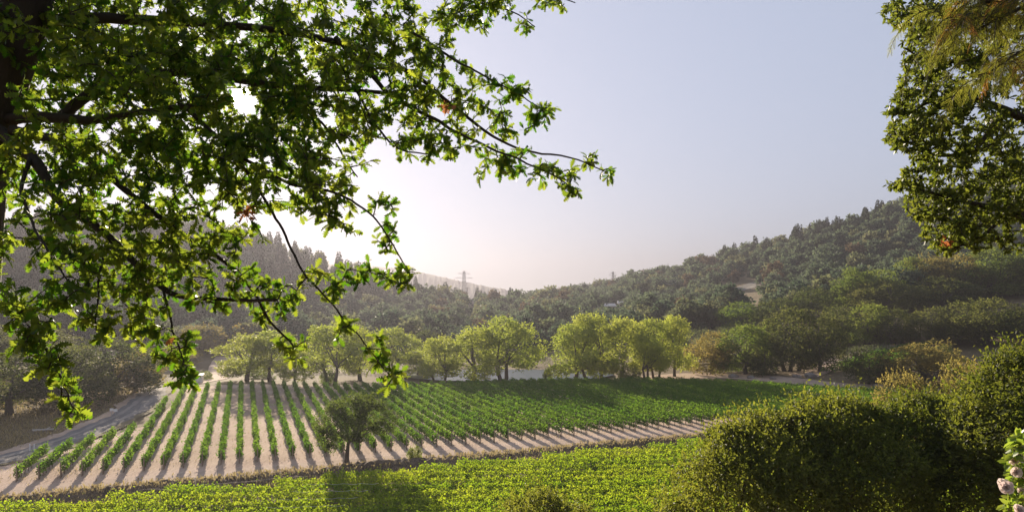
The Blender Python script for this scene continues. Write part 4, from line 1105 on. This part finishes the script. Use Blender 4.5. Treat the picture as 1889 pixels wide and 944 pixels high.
def near_redwood():
    g = R(650); bx, by = px(2250, 500, 4.6)[:2]; bz = ter1(bx, by); B = np.array([bx, by, bz])
    root = empty('redwood_tree', B)
    Mb().add(*tube([(0, 0, -.4), (0, 0, 2), (.02, 0, 5), (.03, 0, 9)], [.36, .3, .24, .15], 14)).build('trunk', M['bark'], root, True)
    LB = [[(2240, -40, 4.6), (2050, -30, 4.5), (1930, -6, 4.4), (1850, 30, 4.35), (1790, 62, 4.3)],
          [(2245, 60, 4.6), (2060, 40, 4.5), (1960, 60, 4.4), (1880, 95, 4.3), (1830, 130, 4.3)],
          [(1930, -6, 4.4), (1850, -10, 4.4), (1790, 15, 4.4), (1768, 40, 4.4)]]
    nodes = []; needles = Mb(); rust = Mb()
    for w in LB:
        p = pl(w, 26); Mb().add(*tube(p - B, np.linspace(.035, .006, 26), 7)).build('branch', M['bark'], root, True); nodes += list(p)
    mb = Mb(); spots = np.array(nodes)
    spots = spots[(spots[:, 0] / spots[:, 1] * F_PX + U0 < 1960)]
    for q0 in range(150):
        # a drooping branchlet with side shoots to both sides, each with two ranks of flat needles
        p0 = spots[g.integers(len(spots))] + g.normal(0, .05, 3) * np.array([1.6, 1.6, 1.0]); L = g.uniform(.14, .40); k = 12
        f = np.linspace(0, 1, k)[:, None]; out = unit(np.array([g.normal(-.55, .5), g.normal(0, .6), .1]))
        p = p0 + out * L * (f * .95 - .3 * f ** 2) + np.array([0, 0, -1.0]) * L * (f ** 1.6) * g.uniform(.5, .95)
        mb.add(*tube(p - B, np.linspace(.0035, .0012, k), 4)); T = unit(np.gradient(p, axis=0)); pn = unit(np.cross(T[0], g.normal(size=3)))
        m = int(L / .016); col = rust if g.random() < .10 else needles
        for a in range(m + 1):
            ft = .08 + .92 * a / m; q = np.array([np.interp(ft, f[:, 0], p[:, c]) for c in range(3)]); t = T[min(k - 1, int(ft * k))]
            sd_ = (1 if a % 2 else -1) * unit(np.cross(t, np.cross(pn, t)) ) 
            ax = unit(t * .8 + sd_ * .8 + g.normal(0, .16, 3) + np.array([0, 0, -.3])) if a < m else t
            Ls = g.uniform(.045, .10) * (1.1 - .5 * ft); nn = max(6, int(Ls / .0036)); s_ = np.linspace(0, Ls, nn)
            c = q + ax * s_[:, None] + np.array([0, 0, -2.0]) * (s_[:, None] ** 2)
            side = unit(np.cross(ax, np.cross(t, sd_) + g.normal(0, .3, 3))); sg = np.where(np.arange(nn) % 2 == 0, 1, -1)[:, None]
            A = unit(side * sg + ax * .8); N = np.broadcast_to(np.cross(side, ax), A.shape)
            col.add(*cards([(0, 0, 0), (.5, -.12, 0), (1, 0, 0), (.5, .12, 0)], [(0, 1, 2, 3)], c - B, A, N, .016 * (1 - .45 * s_ / Ls)))
            if nn > 8: mb.add(*tube(c[::4] - B, .0010, 3))
    mb.build('twig', M['bark'], root)
    needles.build('foliage', M['needle'], root)
    o = rust.build('rusty_foliage', M['rust_needle'], root); o['label'] = 'sprays of rusty orange needles'
    tag(root, 'feathery redwood bough drooping in front of the live oak leaves', 'tree')
near_redwood()

# ------------------------------------------------------------------ white rose bush at the terrace edge
def rose_bush():
    g = R(700); Y = 3.3; bx, by = px(1925, 980, Y)[:2]; bz = ter1(bx, by); B = np.array([bx, by, bz])
    root = empty('rose_bush', B)
    nodes = []
    for (tu, tv) in ((1872, 805), (1880, 850), (1865, 900), (1895, 930), (1915, 830), (1940, 870)):
        a = np.array([bx, by, bz - .1]) + g.normal(0, .05, 3) * (1, 1, 0); b = px(tu, tv, Y + g.uniform(-.08, .08)); p, r = limb(g, a, b, .011, .003, 14, .05)
        Mb().add(*tube(p - B, r, 6)).build('stem', M['vine_wood'], root, True); nodes += list(p[6:])
    at = []
    for (u, v, ru, rv, n) in ((1882, 820, 14, 20, 16), (1878, 860, 16, 26, 22), (1876, 905, 18, 24, 24), (1885, 935, 20, 20, 18), (1920, 880, 30, 70, 60), (1864, 938, 10, 10, 5)):
        a = g.uniform(0, 6.283, n); r = np.sqrt(g.random(n))
        at += [px(u + np.cos(a[i]) * r[i] * ru, v + np.sin(a[i]) * r[i] * rv, Y + g.uniform(-.14, .14)) for i in range(n)]
    tw = grow(nodes, np.array(at), g, .03, .03); mb = Mb()
    for p in tw: mb.add(*tube(p - B, np.linspace(.003, .0015, len(p)), 4))
    mb.build('twig', M['vine_wood'], root)
    tm = ([(0, 0, 0), (.25, -.24, .04), (.65, -.24, .04), (1, 0, -.08), (.65, .24, .04), (.25, .24, .04)], [(0, 1, 2, 3), (0, 3, 4, 5)])
    P, A, N, S = leaves_on(g, tw, tm, .042, 4, .02, .1, .9, .1)
    Mb().add(*cards(*tm, P - B, A, N, S)).build('foliage', M['rose_leaf'], root, True)
    # double blooms: rings of cupped petals
    pet = ([(0, 0, 0), (.35, -.3, .05), (.8, -.42, .22), (1.0, 0, .36), (.8, .42, .22), (.35, .3, .05)], [(0, 1, 2, 3), (0, 3, 4, 5)])
    for (u, v, s, dy) in ((1849, 893, .036, -.1), (1857, 899, .042, -.14), (1876, 846, .036, -.12), (1869, 850, .03, -.1), (1874, 869, .034, -.12), (1878, 942, .04, -.14), (1882, 906, .026, -.1), (1888, 880, .026, -.08), (1902, 912, .04, -.1)):
        c = px(u, v, Y + dy) - B; nd = unit(np.array([g.normal(-.3, .3), -1, g.normal(.5, .3)]))
        e1 = unit(np.cross(nd, [0.1, 0.2, 1])); e2 = np.cross(nd, e1); m = Mb()
        for ring, (cnt, tilt, sz) in enumerate(((8, .25, 1.0), (8, .7, .85), (7, 1.2, .65), (5, 1.9, .5))):
            for k in range(cnt):
                a = 2 * np.pi * (k + .5 * ring + g.normal(0, .15)) / cnt; rd = e1 * np.cos(a) + e2 * np.sin(a)
                A = unit(rd + nd * tilt); Nn = unit(nd - rd * tilt * .6)
                m.add(*cards(*pet, [c + nd * ring * .004], A[None], Nn[None], [.84 * s * sz * g.uniform(.85, 1.1)]))
        m.build('flower', M['petal'], root, True)
    tag(root, 'rose bush with clusters of double white blooms at the bottom corner', 'rose bush')
rose_bush()

# ------------------------------------------------------------------ small things
def at_px(u, v, Y): 
    p = px(u, v, Y); return p[0], p[1], ter1(p[0], p[1])
def gbox(mb, lo, hi, mi=0): mb.add(*box(lo, hi), mi); return mb

x, y, z = at_px(364, 716, 143)
r_ = empty('utility_box', (x, y, z), .2)
gbox(Mb(), (-1.1, -.7, .12), (1.1, .7, 1.55)).build('cabinet', M['white'], r_)
V, Fq = box((-1.2, -.8, 1.553), (1.2, .8, 1.66)); V = [(a, b, c + (.08 if b > 0 else 0)) for a, b, c in V]
Mb().add(V, Fq).build('lid', M['white'], r_)
gbox(Mb(), (-1.25, -.85, -.2), (1.25, .85, .117)).build('base_slab', M['rock'], r_)
gbox(Mb(), (-.02, -.716, .25), (.02, -.703, 1.45)).build('door_seam', M['dark'], r_)
tag(r_, 'white utility box at the top of the vine rows by the farm path', 'utility box')

for i, u in enumerate((55, 63)):
    x, y, z = at_px(u, 838, 82)
    r_ = empty('marker_post', (x, y, z))
    Mb().add(*tube([(0, 0, -.2), (0, 0, .95)], [.06, .055], 8)).build('post', M['white'], r_)
    Mb().add(*tube([(0, 0, .95), (0, 0, .99), (0, 0, 1.02)], [.07, .07, .02], 8)).build('cap', M['white'], r_)
    tag(r_, ('white marker post beside the road, the one nearer the frame edge', 'white marker post beside the road, the one nearer the vines')[i], 'marker post', 'pair of white posts beside the gravel road')
for i, (u, v, Y) in enumerate(((213, 778, 103), (206, 776, 103.6))):
    x, y, z = at_px(u, v, Y); r_ = empty('small_sign', (x, y, z), .3)
    Mb().add(*tube([(0, 0, -.2), (0, 0, 1.3)], .03, 6)).build('post', M['steel'], r_)
    gbox(Mb(), (-.25, -.045, .85), (.25, -.032, 1.25)).build('panel', M['white'], r_)
    tag(r_, ('small pale sign on a post under the olive oak, nearer the road', 'small pale sign on a post under the olive oak, farther from the road')[i], 'sign', 'small roadside signs under the oak')

g = R(71)
def log_at(u, v, Y, L, r, rz, label):
    x, y, z = at_px(u, v, Y); root = empty('fallen_log', (x, y, z), rz)
    p, q = limb(g, (-L / 2, 0, r * .8), (L / 2, .1, r * 1.1), r, r * .6, 8, .05); Mb().add(*tube(p, q, 8)).build('trunk', M['log'], root, True)
    p, q = limb(g, (L * .1, 0, r), (L * .3, .5, r * 2.6), r * .5, r * .2, 5, .08); Mb().add(*tube(p, q, 6)).build('limb', M['log'], root, True)
    tag(root, label, 'log')
log_at(80, 806, 93, 2.6, .22, .3, 'bleached fallen log in the dry grass near the road')

# rocks by the grove
def rock(u, v, Y, s, label, group):
    x, y, z = at_px(u, v, Y); gg = R(int(u * 3 + v))
    n = 10; th = np.linspace(0, np.pi, 7)[:, None]; ph = np.linspace(0, 2 * np.pi, n, endpoint=False)[None]
    rr = s * (1 + gg.normal(0, .16, (7, n))); rr[0] = rr[0, 0]; rr[-1] = rr[-1, 0]
    V = np.stack([rr * np.sin(th) * np.cos(ph) * 1.3, rr * np.sin(th) * np.sin(ph), rr * np.cos(th) * .7 + s * .3], -1).reshape(-1, 3)
    i = np.arange(6)[:, None] * n; j = np.arange(n)[None]; k = (j + 1) % n
    o = Mb().add(V, np.stack([i + j, i + n + j, i + n + k, i + k], -1).reshape(-1, 4)).build('boulder', M['rock']); o.location = (x, y, z)
    tag(o, label, 'boulder', group)
for i, (u, v, Y, s) in enumerate(((1352, 694, 160, .9), (1385, 697, 158, .7), (1470, 693, 158, .8), (1495, 692, 158, 1.1), (1425, 699, 156, .6), (1620, 712, 142, .9))):
    rock(u, v, Y, s, ('grey boulder in shade under the forked olive green oak', 'small grey boulder between two grove trunks', 'grey boulder at the foot of the largest grove oak', 'largest grey boulder, beside the slim trunked grove oak', 'smallest grey boulder in front of the grove', 'grey boulder beneath the dark round oak')[i], 'boulders along the field margin')

# houses on the hills
def house(u, v, Y, w, d, h, label, rz=0.1):
    x, y, z = at_px(u, v, Y); r_ = empty('hill_house', (x, y, z), rz)
    gbox(Mb(), (-w/2, -d/2, -1), (w/2, d/2, h)).build('wall', M['stucco'], r_)
    e = .5; V = [(-w/2-e, -d/2-e, h), (w/2+e, -d/2-e, h), (w/2+e, d/2+e, h), (-w/2-e, d/2+e, h), (-w/2-e, 0, h+d*.28), (w/2+e, 0, h+d*.28)]
    mb = Mb(); mb.add(V, [(0,1,5,4),(2,3,4,5),(0,3,2,1)]); mb.add(V, [(0,4,3),(1,2,5)]); 
    o = mb.build('roof', M['roof'], r_); o.location.z = .01
    for k in (-.3, .05, .32):
        gbox(Mb(), (k*w-.6, -d/2-.06, h*.35), (k*w+.6, -d/2-.003, h*.8)).build('window', M['glass'], r_)
    gbox(Mb(), (w*.18-.45, -d/2-.06, -.3), (w*.18+.45, -d/2-.003, 2.0)).build('door', M['dark'], r_)
    tag(r_, label, 'house')
house(866, 560, 520, 12, 7, 3.6, 'small pale roofed house in the trees below the power pylon')
house(1120, 572, 415, 9, 6, 3, 'pale building in a clearing above the pond cottonwoods, the sunlit one', .25)
house(1152, 570, 424, 8, 6, 2.8, 'grey building in the clearing, beside the sunlit pale one', -.1)

# power pylons, poles and lines
def pylon(u, vtop, Y, label):
    x, y, z = at_px(u, 560, Y); H = EYE - (vtop - VH) / F_PX * Y - z; r_ = empty('power_pylon', (x, y, z), .5)
    t = .14
    lv = np.array([0, .25, .45, .62, .76, .88, 1.0]); w = np.interp(lv, [0, .62, 1], [H*.11, H*.035, H*.018])
    for sx, sy in ((-1, -1), (1, -1), (1, 1), (-1, 1)):
        Mb().add(*tube([(sx*w[i], sy*w[i], lv[i]*H) for i in range(len(lv))], t*1.3, 4)).build('leg', M['steel'], r_)
    mb = Mb()
    for i in range(len(lv) - 1):
        c0 = [(sx*w[i], sy*w[i], lv[i]*H) for sx, sy in ((-1,-1),(1,-1),(1,1),(-1,1))]; c1 = [(sx*w[i+1], sy*w[i+1], lv[i+1]*H) for sx, sy in ((-1,-1),(1,-1),(1,1),(-1,1))]
        for k in range(4):
            mb.add(*tube([c0[k], c1[(k+1) % 4]], t*.7, 3)); mb.add(*tube([c0[(k+1) % 4], c1[k]], t*.7, 3)); mb.add(*tube([c1[k], c1[(k+1) % 4]], t*.7, 3))
    mb.build('bracing', M['steel'], r_)
    for f, a in ((.76, .16), (.86, .2), (.95, .14)):
        m2 = Mb(); m2.add(*tube([(-a*H, 0, f*H), (0, 0, f*H+.6), (a*H, 0, f*H)], t, 4)); m2.add(*tube([(-a*H, 0, f*H), (0, 0, f*H-1.0), (a*H, 0, f*H)], t*.8, 4)); m2.build('crossarm', M['steel'], r_)
    tag(r_, label, 'pylon', 'lattice power pylons on the skyline')
pylon(856, 500, 700, 'lattice power pylon rising from the wooded saddle')
pylon(1131, 501, 760, 'lattice power pylon on the ridge, fainter one beside the hill woods')
def pole(u, vtop, Y, label):
    x, y, z = at_px(u, 560, Y); H = EYE - (vtop - VH) / F_PX * Y - z; r_ = empty('power_pole', (x, y, z), .2)
    Mb().add(*tube([(0, 0, -.5), (0, 0, H)], [.3, .2], 6)).build('mast', M['dark'], r_)
    Mb().add(*tube([(-1.5, 0, H - .8), (1.5, 0, H - .8)], .12, 4)).build('crossarm', M['dark'], r_)
    tag(r_, label, 'power pole', 'wooden power poles near the saddle')
pole(862, 529, 520, 'dark wooden pole beside the power pylon')
pole(894, 540, 540, 'dark wooden pole by the slim conifer in the saddle')
pole(1108, 514, 700, 'thin pole on the ridge near the fainter pylon')
def wire(i, p0, p1, sag, r, label):
    a, b = px(*p0), px(*p1); s = np.linspace(0, 1, 24)[:, None]
    p = a * (1 - s) + b * s; p[:, 2] -= sag * 4 * (s * (1 - s))[:, 0]
    o = Mb().add(*tube(p, r, 4)).build('power_line', M['steel']); tag(o, label, 'power line', 'sunlit power line spans over the hillside')
for i, (dv, lab) in enumerate(((0, 'topmost glinting power line span sagging over the hillside'), (7, 'middle glinting power line span sagging over the hillside'), (12, 'lowest glinting power line span sagging over the hillside'))):
    wire(i, (1222, 505 + dv, 330), (1250, 504 + dv, 330), 2.0, .05, lab)

# dry grass along bank, track edge and roadside
def grass():
    g = R(88); n = 16000
    t = g.uniform(-60, 122, n); r = np.where(g.random(n) < .6, -5.6 + g.normal(0, 1.0, n), -8 + g.normal(0, .8, n))
    x, y = field(t, r); 
    n2 = 14000; u = g.uniform(-80, 330, n2); Yv = g.uniform(84, 135, n2); x2 = (u - U0) / F_PX * Yv; y2 = Yv
    A_, B_ = ribbon([px(285, 718, 136)[:2], px(282, 735, 124)[:2], px(245, 768, 107)[:2], px(150, 806, 91)[:2], px(40, 842, 80)[:2], px(-120, 868, 73)[:2], px(-400, 900, 66)[:2]], 6.0)
    c = (A_ + B_) / 2; d = np.sqrt(((np.stack([x2, y2], -1)[:, None] - c[None]) ** 2).sum(-1)); j = d.argmin(1)
    left = (x2 < np.interp(y2, c[::-1, 1], c[::-1, 0])) & (d.min(1) > 3.2); x2, y2 = x2[left], y2[left]
    X = np.concatenate([x, x2]); Y = np.concatenate([y, y2]); z = ter(X, Y) + np.concatenate([np.where(np.abs(r + 5.8) < 1, .35, .02), np.full(len(x2), -.02)])
    tw = g.uniform(-33, 100, 7000); rw = g.uniform(-2, 56, 7000); rw = np.interp(tw, [-33, -21, -20, 75, 100], [10, 20, 56, 46, 20]) * g.random(7000)
    xw, yw = field(tw, rw); X = np.concatenate([X, xw]); Y = np.concatenate([Y, yw]); z = np.concatenate([z, ter(xw, yw) + .04]); nw = len(xw)
    N = len(X); A = unit(np.stack([g.normal(0, .35, N), g.normal(0, .35, N), np.ones(N)], -1)); Nn = unit(g.normal(size=(N, 3)) * (1, 1, .2))
    tm = ([(0, -.06, 0), (0, .06, 0), (1, .2, 0), (.8, .05, .02), (1.05, -.05, 0), (.7, -.12, .02)], [(0, 1, 2, 3), (0, 3, 4, 5)])
    o = Mb().add(*cards(*tm, np.stack([X, Y, z], -1), A, Nn, g.uniform(.2, .5, N) * np.where(np.arange(N) >= N - nw, .55, 1.0))).build('dry_grass', M['grass'])
    tag(o, 'dry straw coloured grass along the bank, roadside and between the vines', 'grass', kind='stuff')
grass()

# pale irrigation pipe by the bank
p = np.array([field(t, -7.6 + .25 * np.sin(t)) for t in np.linspace(-18, -2, 24)]); p = np.column_stack([p, ter(p[:, 0], p[:, 1]) + .5 + .05 * np.sin(np.arange(24))])
tag(Mb().add(*tube(p, .028, 6)).build('irrigation_pipe', M['post']), 'thin brownish irrigation pipe lying along the foot of the earth bank', 'pipe')
